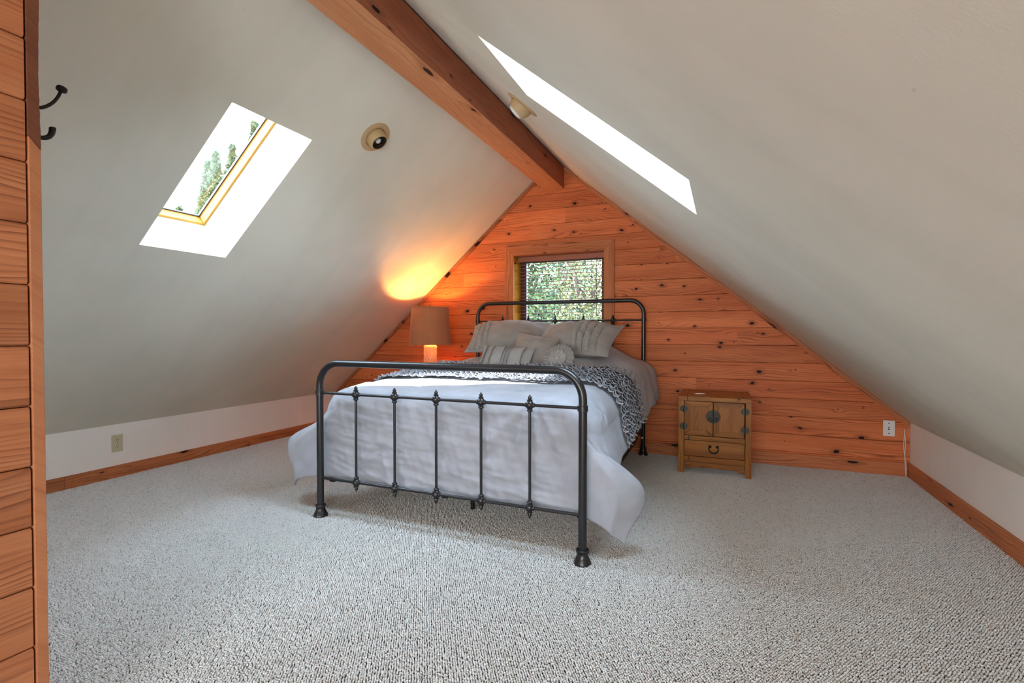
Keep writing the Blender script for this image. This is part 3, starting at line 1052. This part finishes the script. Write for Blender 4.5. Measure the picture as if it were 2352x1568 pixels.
def pillow_mesh(name, fn, m, parent, n=34):
    u = np.sin(np.linspace(-1, 1, n) * math.pi / 2)
    A, B = np.meshgrid(u, u, indexing='ij')
    F = fn(A, B, 1.0)
    G = fn(A, B, -1.0)
    idx = np.arange(n * n).reshape(n, n)
    q1 = np.stack([idx[:-1, :-1], idx[1:, :-1], idx[1:, 1:], idx[:-1, 1:]], -1).reshape(-1, 4)
    mb = MB()
    mb.v = F.reshape(-1, 3).tolist() + G.reshape(-1, 3).tolist()
    mb.f = q1.tolist() + (q1[:, ::-1] + n * n).tolist()
    mb.mi = [0] * len(mb.f)
    me = bpy.data.meshes.new(name)
    me.from_pydata(mb.v, [], mb.f)
    me.materials.append(m)
    bm = bmesh.new()
    bm.from_mesh(me)
    bmesh.ops.remove_doubles(bm, verts=bm.verts, dist=0.0004)
    bmesh.ops.recalc_face_normals(bm, faces=bm.faces)
    bm.to_mesh(me)
    bm.free()
    me.polygons.foreach_set('use_smooth', [True] * len(me.polygons))
    o = bpy.data.objects.new(name, me)
    COL.objects.link(o)
    o.parent = parent
    return o

def pillow_ruffle(fn, u0, du, parent, name='ruffle', amp=0.008, lean=0.013, wl=0.026, seed=0, vlim=0.96, m=None, base=0.001):
    """upright gathered strip running over the front of a pillow at u = u0"""
    vv = np.linspace(-vlim, vlim, 190)
    ww = np.linspace(0, 1, 5)
    A, B = np.meshgrid(vv, ww, indexing='ij')
    ph = 2 * math.pi * A * 0.24 / wl + seed + 2.5 * np.array([nz3(v * 5, seed, 0.2) for v in vv])[:, None]
    uu = np.clip(u0 + du * B * 0.9 + np.sin(ph) * amp * 2.4 * B, -0.995, 0.995)
    Q = fn(uu, A + 0.02 * np.cos(ph) * B, 1.0)
    Q[..., 1] -= base + lean * B ** 0.8 + 0.5 * amp * np.cos(ph * 1.0 + 0.6) * B
    o = grid_obj(name, Q, m or M['cloth_p'], parent)
    s = o.modifiers.new('thick', 'SOLIDIFY')
    s.thickness = 0.0016
    return o

def place(name, loc, rx, ry, rz):
    """rx leans the pillow back, ry rolls it in its own plane, rz turns it about the vertical"""
    o = empty(name)
    o.matrix_world = Matrix.Translation(loc) @ Matrix.Rotation(rz, 4, 'Z') @ Matrix.Rotation(-rx, 4, 'X') @ Matrix.Rotation(ry, 4, 'Y')
    return o

# two ruffled shams
fnA = pillow_fn(0.67, 0.425, 0.25, 0.07, 2.2, 1, 0.010)
pA = place('sham_pillow', (-1.635, 3.80, 0.966), R(58), R(-4), R(8))
tag(pA, 'left grey sham pillow with ruffle rows at its outer end', 'pillow', 'ruffled sham pillows')
pillow_mesh('cover', fnA, M['cloth_p'], pA)
for k, u0 in enumerate((-0.76, -0.60, -0.44)):
    pillow_ruffle(fnA, u0, -0.13, pA, seed=k * 1.7)
fnB = pillow_fn(0.65, 0.425, 0.25, 0.07, 2.2, 5, 0.010)
pB = place('sham_pillow', (-1.045, 3.74, 0.950), R(58), R(3), R(-5))
tag(pB, 'right grey sham pillow with four ruffle rows near its end', 'pillow', 'ruffled sham pillows')
pillow_mesh('cover', fnB, M['cloth_p'], pB)
for k, u0 in enumerate((0.22, 0.38, 0.55, 0.72)):
    pillow_ruffle(fnB, u0, -0.13, pB, seed=4 + k * 1.3)

# plain square cushion
fnC = pillow_fn(0.34, 0.34, 0.15, 0.08, 2.1, 9, 0.008)
pC = place('square_cushion', (-1.305, 3.47, 0.850), R(38), R(10), R(4))
tag(pC, 'plain grey square cushion leaning on the two shams', 'cushion')
pillow_mesh('cover', fnC, M['cloth_p'], pC)
for k, v0 in enumerate((0.05,)):
    pass
# small oblong cushion with braided rows
fnD = pillow_fn(0.40, 0.24, 0.13, 0.05, 2.3, 14)
pD = place('oblong_cushion', (-1.435, 3.27, 0.802), R(36), R(3), R(3))
tag(pD, 'small grey oblong cushion with scalloped trims, lowest at the front of the pile', 'cushion')
pillow_mesh('cover', fnD, M['cloth_p'], pD)
for k, (u0, nm) in enumerate(((-0.84, 'ruffle'), (-0.50, 'scallop_trim'), (-0.02, 'scallop_trim'), (0.10, 'scallop_trim'), (0.22, 'scallop_trim'), (0.66, 'ruffle'))):
    pillow_ruffle(fnD, u0, 0.07 if nm == 'ruffle' else 0.035, pD, nm, amp=0.006, lean=0.012, wl=0.020, seed=k * 2.1)

# round rosette cushion
pE = place('round_cushion', (-1.035, 3.30, 0.806), R(28), 0, R(-6))
tag(pE, 'round grey cushion with pleated rosette front', 'cushion')
ra = 0.108
body = MB().lathe([(0.002, -0.040), (0.05, -0.038), (0.085, -0.028), (ra, 0.0), (0.085, 0.028), (0.05, 0.038), (0.002, 0.040)], axis=(0, -1, 0), n=48)
body.build('cover', M['cloth_p'], pE, smooth=True)
def rosette(r0, r1, pleats, y0, y1, amp, name, seed):
    a = np.linspace(0, 2 * math.pi, 360, endpoint=False)
    rr2 = np.linspace(0, 1, 8)
    A, B = np.meshgrid(a, rr2, indexing='ij')
    jit = np.array([nz3(math.cos(q) * 2, math.sin(q) * 2, seed) for q in a])[:, None]
    ph = A * pleats + jit * 2
    rad = r0 + (r1 - r0) * B + 0.004 * np.sin(ph * 0.5) * B
    y = y0 + (y1 - y0) * B + amp * np.sin(ph) * (0.25 + 0.75 * B)
    Q = np.stack([rad * np.cos(A + 0.02 * np.sin(ph)), -y, rad * np.sin(A + 0.02 * np.sin(ph))], -1)
    o = grid_obj(name, Q, M['cloth_p'], pE, closed_u=True)
    s = o.modifiers.new('thick', 'SOLIDIFY')
    s.thickness = 0.0015
rosette(0.058, 0.114, 30, 0.040, 0.024, 0.0085, 'outer_pleats', 1.0)
rosette(0.012, 0.064, 13, 0.052, 0.050, 0.0055, 'inner_pleats', 4.0)
MB().lathe([(0.017, 0.050), (0.016, 0.058), (0.010, 0.063), (0.002, 0.065)], axis=(0, -1, 0), n=24).build('button', M['cloth_p'], pE, smooth=True)

# ------------------------------------------------------------------ lamp on its bedside table
LX, LY, TZ = -2.470, 3.935, 0.560
tb = empty('bedside_table', (LX - 0.02, LY - 0.02, 0))
tag(tb, 'small dark wooden bedside table behind the bed, under the lamp', 'table')
def tpart(mb, name, m=None, **k):
    return mb.build(name, m or M['elm'], tb, **k)
tpart(MB().box(-0.22, 0.20, -0.20, 0.20, TZ - 0.022, TZ), 'tabletop', bevel=0.003)
tpart(MB().box(-0.19, 0.17, -0.17, 0.17, TZ - 0.11, TZ - 0.0225), 'apron')
for sx in (-0.19, 0.14):
    for sy in (-0.17, 0.14):
        tpart(MB().box(sx, sx + 0.03, sy, sy + 0.03, 0.003, TZ - 0.1105), 'leg', bevel=0.002)
lamp = empty('table_lamp', (LX, LY, TZ))
tag(lamp, 'lit table lamp with a brown drum shade beside the bed', 'lamp')
BR = 0.057
MB().lathe([(BR * 0.9, 0.001), (BR, 0.006), (BR, 0.320), (BR * 0.9, 0.328), (0.012, 0.332), (0.010, 0.40)], n=40).build('base', M['ceramic'], lamp, smooth=True, auto=40)
lat = MB()
for sgn in (1, -1):
    for k in range(12):
        pth = []
        for q in range(27):
            z = 0.008 + 0.310 * q / 26
            a = 2 * math.pi * k / 12 + sgn * z * 8.0
            pth.append(((BR + 0.001) * math.cos(a), (BR + 0.001) * math.sin(a), z))
        lat.tube(pth, 0.0020, 6)
lat.build('lattice', M['lattice'], lamp, smooth=True)
sz0, sz1 = 0.893 - TZ, 1.236 - TZ
sh = MB().lathe([(0.195, sz0), (0.1665, sz1), (0.1645, sz1), (0.193, sz0), (0.195, sz0)], n=64, cap=False)
sh.build('lamp_shade', M['shade'], lamp, smooth=True, auto=40)
for r_, z_ in ((0.195, sz0 + 0.004), (0.1668, sz1 - 0.004)):
    MB().tube([(r_ * math.cos(2 * math.pi * k / 64), r_ * math.sin(2 * math.pi * k / 64), z_) for k in range(64)], 0.0042, 8, closed=True).build('shade_trim', M['shade'], lamp, smooth=True)
MB().tube([(0, 0, 0.39), (0, 0, sz1 + 0.004)], 0.003, 8).build('stem', M['brass'], lamp)
for q in range(3):
    a = 2 * math.pi * q / 3 + 0.5
    MB().tube([(0, 0, sz1 - 0.01), (0.165 * math.cos(a), 0.165 * math.sin(a), sz1 - 0.006)], 0.0016, 6).build('spider_arm', M['brass'], lamp)
MB().lathe([(0.004, 0.0), (0.007, 0.006), (0.005, 0.012), (0.001, 0.017)], (0, 0, sz1 + 0.002), n=14).build('finial', M['brass'], lamp, smooth=True)
lb = light('table_lamp_bulb', 'POINT', (0.03, 0, 1.135 - TZ), 18.0, (1.0, 0.47, 0.13), shadow_soft_size=0.022)
lb.parent = lamp

# ------------------------------------------------------------------ elm cabinet
CX0, CX1, CYf, CYb, CH = -0.294, 0.181, 3.765, 4.205, 0.549
cb = empty('wooden_cabinet', (CX0, CYf, 0))
tag(cb, 'small antique wooden cabinet with two doors and one drawer beside the bed', 'cabinet')
cwid, cdep = CX1 - CX0, CYb - CYf
def cx_(x):
    return x - CX0
def vbox(x0, x1, y0, y1, z0, z1, name, parent=cb, bevel=0.002, m=None, lab=None):
    """upright piece: grain along local X turned up"""
    mb = MB().box(0, z1 - z0, y0, y1, -(x1 - x0), 0)
    o = mb.build(name, m or M['elm'], parent, bevel=bevel, loc=(x0, 0, z0), rot=(0, R(-90), 0))
    return o
def hbox(x0, x1, y0, y1, z0, z1, name, parent=cb, bevel=0.002, m=None):
    return MB().box(0, x1 - x0, y0, y1, 0, z1 - z0).build(name, m or M['elm'], parent, bevel=bevel, loc=(x0, 0, z0))
lw = 0.038
ZT = CH
for x0, x1 in ((0, lw), (cwid - lw, cwid)):
    vbox(x0, x1, 0, 0.038, 0.002, ZT - 0.031, 'leg')
    vbox(x0, x1, cdep - 0.038, cdep, 0.002, ZT - 0.031, 'leg')
    vbox(x0 + 0.012, x1 - 0.014, 0.038, cdep - 0.038, 0.075, ZT - 0.031, 'side_panel')
vbox(lw, cwid - lw, cdep - 0.016, cdep - 0.006, 0.075, ZT - 0.031, 'back_panel')
hbox(lw, cwid - lw, 0.02, cdep - 0.02, 0.08, 0.092, 'bottom_panel')
hbox(0, cwid, 0, 0.034, ZT - 0.031, ZT, 'top_rail')
hbox(0, cwid, cdep - 0.034, cdep, ZT - 0.031, ZT, 'top_rail')
def ybox(x0, x1, y0, y1, z0, z1, name):
    mb = MB().box(0, y1 - y0, -(x1 - x0), 0, 0, z1 - z0)
    return mb.build(name, M['elm'], cb, bevel=0.002, loc=(x0, y0, z0), rot=(0, 0, R(90)))
ybox(0, 0.052, 0.0345, cdep - 0.0345, ZT - 0.031, ZT, 'top_cleat')
ybox(cwid - 0.052, cwid, 0.0345, cdep - 0.0345, ZT - 0.031, ZT, 'top_cleat')
hbox(0.0535, cwid - 0.0535, 0.0348, cdep - 0.0348, ZT - 0.031, ZT - 0.0008, 'top_panel')
mid = cx_(-0.060)
hbox(lw + 0.001, cwid - lw - 0.001, 0.002, 0.032, 0.240, 0.271, 'middle_rail')
hbox(lw + 0.001, cwid - lw - 0.001, 0.002, 0.032, 0.093, 0.124, 'lower_rail')
# apron with stepped bracket feet
ax0, ax1 = lw + 0.006, cwid - lw - 0.006
ap = [(0, 0.082), (ax1 - ax0, 0.082), (ax1 - ax0, 0.028), (ax1 - ax0 - 0.034, 0.028), (ax1 - ax0 - 0.040, 0.040), (ax1 - ax0 - 0.052, 0.046),
      (0.052, 0.046), (0.040, 0.040), (0.034, 0.028), (0, 0.028)]
MB().prism(ap, 'y', 0.008, 0.026).build('apron', M['elm'], cb, bevel=0.002, loc=(ax0, 0, 0))
# dark joint gaps of the old tenons
for x, z0, z1 in ((0.068, 0.242, 0.269), (0.070, 0.095, 0.122), (0.058, ZT - 0.027, ZT - 0.001)):
    MB().prism([(x, z0), (x + 0.008, z0), (x + 0.0055, (z0 + z1) / 2), (x + 0.009, z1), (x + 0.001, z1), (x + 0.002, (z0 + z1) / 2)], 'y', -0.0006, 0.004).build('tenon_gap', M['black'], cb)
# doors
def door(x0, x1, z0, z1, lockside):
    d = empty('door', (x0, 0.004, z0))
    d.parent = cb
    w, h, s = x1 - x0, z1 - z0, 0.036
    def prismy(pts, vertical):
        if not vertical:
            return MB().prism(pts, 'y', 0, 0.018).build('door_rail', M['elm'], d, bevel=0.0015)
        return MB().prism([(p[1], -p[0]) for p in pts], 'y', 0, 0.018).build('door_stile', M['elm'], d, bevel=0.0015, rot=(0, R(-90), 0))
    g = 0.0004
    prismy([(g, 0), (w - g, 0), (w - s - g, s - g), (s + g, s - g)], False)
    prismy([(s + g, h - s + g), (w - s - g, h - s + g), (w - g, h), (g, h)], False)
    prismy([(0, g), (s - g, s + g), (s - g, h - s - g), (0, h - g)], True)
    prismy([(w - s + g, s + g), (w, g), (w, h - g), (w - s + g, h - s - g)], True)
    mb = MB().box(0, h - 2 * s + 0.004, 0.004, 0.014, -(w - 2 * s + 0.004), 0)
    mb.build('door_panel', M['elm'], d, loc=(s - 0.002, 0, s - 0.002), rot=(0, R(-90), 0), bevel=0.001)
    # half of the round brass lock plate
    lc = cx_(-0.062) - x0
    lz = 0.413 - z0
    pts = []
    xs = (w + 0.0005) if lockside > 0 else -0.0005
    for k in range(25):
        a = (math.pi / 2 + math.pi * k / 24) if lockside > 0 else (-math.pi / 2 + math.pi * k / 24)
        pts.append((xs + 0.0455 * math.cos(a), lz + 0.0455 * math.sin(a)))
    MB().prism(pts, 'y', -0.0035, -0.0005).build('lock_plate', M['brass'], d, bevel=0.0006)
    for dx, dz, rr3 in ((0.018, 0.020, 0.0048), (0.020, -0.010, 0.0042)):
        x = xs - lockside * dx
        MB().lathe([(rr3, 0.0), (rr3, 0.003), (rr3 * 0.6, 0.006), (0.0005, 0.007)], (x, -0.0035, lz + dz), axis=(0, -1, 0), n=14).build('stud', M['stud'] if dz > 0 else M['brass'], d, smooth=True)
    x = xs - lockside * 0.018
    MB().tube([(x + 0.011 * math.cos(2 * math.pi * k / 20), -0.006, lz - 0.021 + 0.011 * math.sin(2 * math.pi * k / 20)) for k in range(20)], 0.0018, 8, closed=True).build('ring_pull', M['black'], d, smooth=True)
    return d
door(cx_(-0.2525), cx_(-0.0640), 0.2750, 0.5145, 1)
door(cx_(-0.0600), cx_(0.1370), 0.2750, 0.5145, -1)
# round hinges, each a split disc with pins
for x, z in ((cx_(-0.257), 0.460), (cx_(-0.257), 0.336), (cx_(0.1405), 0.460), (cx_(0.1405), 0.333)):
    hg = empty('hinge', (x, 0.0, z))
    hg.parent = cb
    for s_ in (-1, 1):
        pts = [(s_ * 0.0022 + 0.0235 * math.cos(a) * 1.0, 0.0235 * math.sin(a)) for a in [(math.pi / 2 * (1 if s_ < 0 else -1)) + math.pi * k / 16 for k in range(17)]]
        MB().prism(pts, 'y', -0.0026, 0.0035).build('hinge_leaf', M['brass'], hg)
        for dz in (-0.012, 0.0, 0.012):
            MB().lathe([(0.0019, 0), (0.0012, 0.0016)], (s_ * (0.0135 if dz == 0 else 0.010), -0.0026, dz), axis=(0, -1, 0), n=8).build('rivet', M['stud'], hg)
    MB().tube([(0, -0.0022, -0.0225), (0, -0.0022, 0.0225)], 0.0024, 8).build('hinge_pin', M['black'], hg)
# drawer
dw = empty('drawer', (lw + 0.0035, 0.003, 0.1272))
dw.parent = cb
dww = cwid - 2 * lw - 0.007
MB().box(0, dww, 0, 0.02, 0, 0.110).build('drawer_front', M['elm'], dw, bevel=0.0015)
MB().box(0.01, dww - 0.01, 0.02, cdep - 0.06, 0.004, 0.095).build('drawer_box', M['elm'], dw)
hx = cx_(-0.059) - (lw + 0.0025)
hz = 0.069
pth = []
for k in range(21):
    a = math.pi + math.pi * k / 20
    pth.append((hx + 0.031 * math.cos(a), -0.013, hz - 0.004 + 0.034 * math.sin(a)))
pth = [(hx - 0.017, -0.013, hz + 0.005), (hx - 0.025, -0.013, hz + 0.010)] + pth + [(hx + 0.025, -0.013, hz + 0.010), (hx + 0.017, -0.013, hz + 0.005)]
MB().tube(pth, [0.003, 0.0036] + [0.0036 + 0.0018 * math.sin(math.pi * k / 20) for k in range(21)] + [0.0036, 0.003], 10).build('handle', M['black'], dw, smooth=True)
for s_ in (-1, 1):
    MB().lathe([(0.010, 0.0), (0.010, 0.002), (0.006, 0.005), (0.0065, 0.013), (0.003, 0.0165)], (hx + s_ * 0.024, -0.0002, hz + 0.006), axis=(0, -1, 0), n=14).build('handle_post', M['black'], dw, smooth=True)

# silver bar on the cabinet
bar = MB().tube([(-0.052, 0.022, 0.003), (-0.046, 0.004, 0.003), (-0.044, 0.0, 0.003), (-0.030, -0.002, 0.003), (0.030, -0.002, 0.003), (0.044, 0.0, 0.003), (0.046, 0.004, 0.003), (0.052, 0.022, 0.003)], 0.0029, 8)
o = bar.build('metal_pull', M['silver'], smooth=True, loc=(-0.155, 3.945, CH - 0.0008 + 0.0001), rot=(0, 0, R(2)))
tag(o, 'small silver U-shaped pull lying on the cabinet top', 'handle')

# ------------------------------------------------------------------ outlet, switch, cord
ol = empty('wall_outlet', (XL, 2.124, 0.238), (0, 0, R(90)))
tag(ol, 'ivory duplex electrical outlet on the low wall under the skylight slope', 'outlet')
MB().prism([(-0.035, -0.058), (0.035, -0.058), (0.035, 0.058), (-0.035, 0.058)], 'y', -0.0055, -0.0005).build('cover_plate', M['ivory'], ol, bevel=0.002)
for z in (0.0215, -0.0215):
    pts = [(max(-0.0145, min(0.0145, 0.0172 * math.cos(a))), z + 0.0165 * math.sin(a)) for a in [2 * math.pi * k / 28 for k in range(28)]]
    rc = MB().prism(pts, 'y', -0.0075, -0.0050).build('receptacle', M['ivory'], ol)
    for dx, hh in ((-0.0062, 0.0042), (0.0062, 0.0035)):
        MB().box(dx - 0.0012, dx + 0.0012, -0.0079, -0.0070, z + 0.003 - hh, z + 0.003 + hh).build('slot', M['black'], rc)
    MB().lathe([(0.0026, 0), (0.0026, 0.0009)], (0, -0.0070, z - 0.0085), axis=(0, -1, 0), n=12).build('slot', M['black'], rc)
MB().lathe([(0.003, 0.0), (0.002, 0.0015)], (0, -0.0055, 0), axis=(0, -1, 0), n=12).build('screw', M['brass'], ol)

sw = empty('light_switch', (1.0755, YB, 0.330))
tag(sw, 'white toggle switch plate on the pine wall near the low corner', 'switch')
MB().box(-0.0345, 0.0345, -0.0055, -0.0005, -0.0545, 0.0545).build('cover_plate', M['white'], sw, bevel=0.002)
MB().prism([(-0.0055, -0.007), (-0.016, 0.004), (-0.0135, 0.008), (-0.0055, 0.006)], 'x', -0.004, 0.004).build('toggle', M['white'], sw)
MB().box(-0.0055, 0.0055, -0.0062, -0.0054, -0.011, 0.011).build('toggle_slot', M['baffle'], sw)
for z in (0.036, -0.036):
    MB().lathe([(0.0042, 0.0), (0.0030, 0.0018)], (0, -0.0055, z), axis=(0, -1, 0), n=12).build('screw', M['baffle'], sw)

def wig(x0, seed, n=34):
    p = []
    for k in range(n):
        t_ = k / (n - 1)
        z = 0.330 - 0.322 * t_
        p.append((x0 + 0.0065 * math.sin(t_ * 6 + seed) * math.sin(math.pi * t_) + 0.010 * t_ - 0.004, YB - 0.008 - 0.013 * min(1, max(0, (t_ - 0.5) * 4)) - 0.003 * math.sin(t_ * 11 + seed), z))
    return p
cd = empty('twin_cable', (1.170, YB - 0.01, 0.0))
tag(cd, 'thin white twin cable hanging in the corner beside the switch plate', 'cable')
for sd in (0.0, 2.4):
    o = MB().tube(wig(1.166, sd), 0.0027, 8).build('cable_strand', M['cord'], cd, smooth=True)
    o.matrix_parent_inverse = Matrix.Translation((-1.170, -(YB - 0.01), 0))

# ------------------------------------------------------------------ eyeball ceiling lights
def eyeball2(loc, nrm, aim, label, mouth=52, bulb_out=0.0, bs=1.0):
    rt = empty('eyeball_light', loc)
    tag(rt, label, 'ceiling light', 'eyeball ceiling lights')
    nrm = Vector(nrm).normalized()
    aim = Vector(aim).normalized()
    MB().lathe([(0.0625, 0.0005), (0.0625, 0.0065), (0.070, 0.0085), (0.090, 0.0045), (0.0945, 0.0018), (0.0945, 0.0005)], axis=nrm, n=56, cap=False).build('trim_ring', M['beige'], rt, smooth=True, auto=50)
    MB().lathe([(0.0625, 0.0004), (0.0625, 0.0012)], axis=nrm, n=40).build('shadow_gap', M['black'], rt)
    rb = 0.0605
    c = nrm * 0.012
    prof = []
    n_ = 14
    for k in range(n_ + 1):
        a = R(-40) + R(90 - mouth + 40) * k / n_
        prof.append((rb * math.cos(a), rb * math.sin(a)))
    rm, hm_ = prof[-1]
    prof += [(rm * 0.95, hm_ + 0.0008), (rm * 0.93, hm_ - 0.004)]
    MB().lathe(prof, c, axis=aim, n=40, cap=False).build('eyeball', M['beige'], rt, smooth=True, auto=60)
    MB().lathe([(rm * 0.93, hm_ - 0.004), (rm * 0.90, 0.002), (0.001, 0.0)], c, axis=aim, n=32, cap=False).build('baffle', M['baffle'], rt, smooth=True, auto=40)
    MB().lathe([(0.008 * bs, 0.001), (0.020 * bs, 0.010), (0.024 * bs, 0.020 + bulb_out), (0.020 * bs, 0.026 + bulb_out), (0.010 * bs, 0.030 + bulb_out), (0.001, 0.031 + bulb_out)], c, axis=aim, n=24).build('bulb', M['bulb'], rt, smooth=True)
    return rt
lA = Vector((-1.858, 2.377, zl(-1.858)))
eyeball2(lA, -NL, Vector((0.62, 0.0, -0.78)), 'beige eyeball downlight facing out of the left slope, its dark mouth and bulb showing', bs=0.7)
lB = Vector((-0.972, 2.445, zr(-0.972)))
eyeball2(lB, -NR, Vector((-0.78, -0.05, -0.62)), 'beige eyeball downlight seen edge-on on the right slope beside the skylight shaft', bulb_out=0.022, bs=1.75)

# ------------------------------------------------------------------ coat hook on the end of the partition
hk = empty('coat_hook', (-1.450, YP + 0.0228, 1.480))
tag(hk, 'black iron double coat hook on the end of the planked partition', 'hook')
MB().prism([(-0.011, -0.055), (0.011, -0.055), (0.014, 0.0), (0.011, 0.055), (-0.011, 0.055), (-0.014, 0.0)], 'y', 0.0, 0.004).build('hook_plate', M['black'], hk, bevel=0.001)
def hp(y, z):
    return (0.0, y - (YP + 0.0228), z - 1.480)
def smooth_path(p, n=5):
    p = [Vector(q) for q in p]
    out = []
    for i in range(len(p) - 1):
        a, b, c, d = p[max(i - 1, 0)], p[i], p[i + 1], p[min(i + 2, len(p) - 1)]
        for k in range(n):
            t = k / n
            out.append(0.5 * ((2 * b) + (c - a) * t + (2 * a - 5 * b + 4 * c - d) * t * t + (3 * b - a - 3 * c + d) * t ** 3))
    return out + [p[-1]]
up_ = [hp(0.627, 1.512), hp(0.636, 1.514), hp(0.650, 1.518), hp(0.662, 1.527), hp(0.674, 1.541), hp(0.683, 1.558), hp(0.688, 1.572)]
up_ = smooth_path(up_)
MB().tube(up_, [0.0034 + 0.0014 * (1 - k / (len(up_) - 1)) ** 2 for k in range(len(up_))], 16).build('upper_arm', M['black'], hk, smooth=True, auto=60)
MB().lathe([(0.0035, -0.003), (0.0098, 0.0), (0.0108, 0.0015), (0.0108, 0.0075), (0.0098, 0.009), (0.002, 0.0095)], hp(0.6885, 1.573), axis=(0, 0.28, 0.96), n=24).build('end_cap', M['black'], hk, smooth=True, auto=40)
lo_ = [hp(0.627, 1.450), hp(0.640, 1.449), hp(0.653, 1.450), hp(0.663, 1.456), hp(0.669, 1.466), hp(0.671, 1.477)]
lo_ = smooth_path(lo_ + [hp(0.671, 1.4815)])
MB().tube(lo_, [float(np.interp(k / (len(lo_) - 1), [0, 0.3, 0.6, 0.85, 0.95, 1.0], [0.0048, 0.0048, 0.0058, 0.0070, 0.0062, 0.0030])) for k in range(len(lo_))], 16).build('lower_arm', M['black'], hk, smooth=True, auto=60)

# ------------------------------------------------------------------ outdoors
gr = MB().box(-40, 30, -20, 45, -3.3, -3.1).build('ground', M['ground'])
tag(gr, None, None, None, 'structure')

def leaf_cloud(name, pts, size, m, parent, seed, stretch=1.7):
    g = np.random.default_rng(seed)
    n = len(pts)
    a = g.normal(0, 1, (n, 3))
    a /= np.linalg.norm(a, axis=1, keepdims=True)
    b = np.cross(a, g.normal(0, 1, (n, 3)))
    b /= np.linalg.norm(b, axis=1, keepdims=True)
    s = size * g.uniform(0.6, 1.35, (n, 1))
    v = np.stack([pts - a * s * stretch, pts + b * s * 0.8, pts + a * s * stretch, pts - b * s * 0.8], 1).reshape(-1, 3)
    f = np.arange(n * 4).reshape(n, 4)
    me = bpy.data.meshes.new(name)
    me.from_pydata(v.tolist(), [], f.tolist())
    me.materials.append(m)
    o = bpy.data.objects.new(name, me)
    COL.objects.link(o)
    o.parent = parent
    o['kind'] = 'stuff'
    return o

def broad_tree(x, y, zc, rx, rz, n, size, m, label, seed):
    rt = empty('broadleaf_tree', (x, y, -3.1))
    tag(rt, label, 'tree', 'trees outside the gable window')
    g = np.random.default_rng(seed)
    d = g.normal(0, 1, (n, 3))
    d /= np.linalg.norm(d, axis=1, keepdims=True)
    r = g.uniform(0.25, 1, (n, 1)) ** 0.5
    # clumped crown
    cl_ = g.normal(0, 0.5, (26, 3))
    pts = d * r * 0.42 + cl_[g.integers(0, 26, n)]
    pts = pts * np.array([rx, rx * 0.6, rz]) + np.array([0, 0, zc + 3.1])
    leaf_cloud('foliage', pts, size, m, rt, seed + 1)
    tr = MB().tube([(0, 0, 0), (0.1, 0, 1.6), (0.05, 0.05, zc + 3.1)], [0.13, 0.10, 0.05], 10)
    for k in range(9):
        a = g.uniform(0, 6.28)
        tr.tube([(0.06, 0.0, zc + 2.0 + 0.14 * k), (0.06 + rx * 0.5 * math.cos(a), 0.3 * math.sin(a), zc + 2.6 + 0.25 * k), (0.06 + rx * 0.9 * math.cos(a), 0.5 * math.sin(a), zc + 3.0 + 0.3 * k)], [0.035, 0.022, 0.008], 7)
    tr.build('trunk', M['bark'], rt, smooth=True)
    return rt
broad_tree(-2.75, 6.3, 1.3, 0.62, 1.0, 9000, 0.018, M['leaf'], 'green leafy tree behind the left part of the blind', 21)
broad_tree(-1.2, 6.9, 1.2, 0.60, 1.1, 9000, 0.018, M['leaf2'], 'yellow-green leafy tree behind the right part of the blind', 22)
broad_tree(-2.6, 9.9, 1.6, 1.35, 1.6, 13000, 0.025, M['leaf2'], 'taller pale leafy tree standing farther behind the blind', 23)
broad_tree(-4.6, 13.6, 1.2, 1.9, 2.0, 13000, 0.034, M['leaf'], 'dark leafy tree farther off at the left edge of the window pane', 24)

def conifer(tip, h, rad, n, label, seed):
    rt = empty('conifer_tree', (tip[0], tip[1], -3.1))
    tag(rt, label, 'tree', 'conifers seen through the skylight')
    g = np.random.default_rng(seed)
    H = tip[2] + 3.1
    t_ = g.uniform(0, 1, n) ** 0.8
    a = g.uniform(0, 2 * math.pi, n)
    lay = 0.72 + 0.28 * np.sin(t_ * h * 9 + a * 2)
    r = rad * t_ * g.uniform(0.15, 1, n) ** 0.6 * lay
    z = H - t_ * h - 0.25 * r
    pts = np.stack([r * np.cos(a), r * np.sin(a), z], -1)
    leaf_cloud('foliage', pts, 0.0042 * rad / 0.068, M['needle'], rt, seed + 5, 1.7)
    MB().tube([(0, 0, 0), (0, 0, H * 0.6), (0, 0, H - 0.1)], [0.18, 0.11, 0.015], 9).build('trunk', M['bark'], rt, smooth=True)
    return rt
conifer((-8.96, 5.97, 3.23), 5.1, 0.75, 5200, 'lowest conifer top at the foot of the skylight view', 41)
conifer((-11.05, 7.92, 4.35), 5.4, 0.95, 5200, 'slim conifer second from the foot of the skylight view', 42)
conifer((-14.93, 11.14, 6.75), 6.0, 1.33, 5200, 'tallest sharp conifer midway along the skylight view', 43)
conifer((-18.63, 13.57, 7.69), 6.4, 1.63, 5200, 'bushy conifer beside the tallest one', 44)
conifer((-12.57, 9.86, 6.21), 5.7, 1.14, 5200, 'conifer near the top of the skylight view', 45)
conifer((-20.80, 17.53, 11.06), 6.9, 1.97, 5200, 'uppermost conifer tip by the skylight frame', 46)
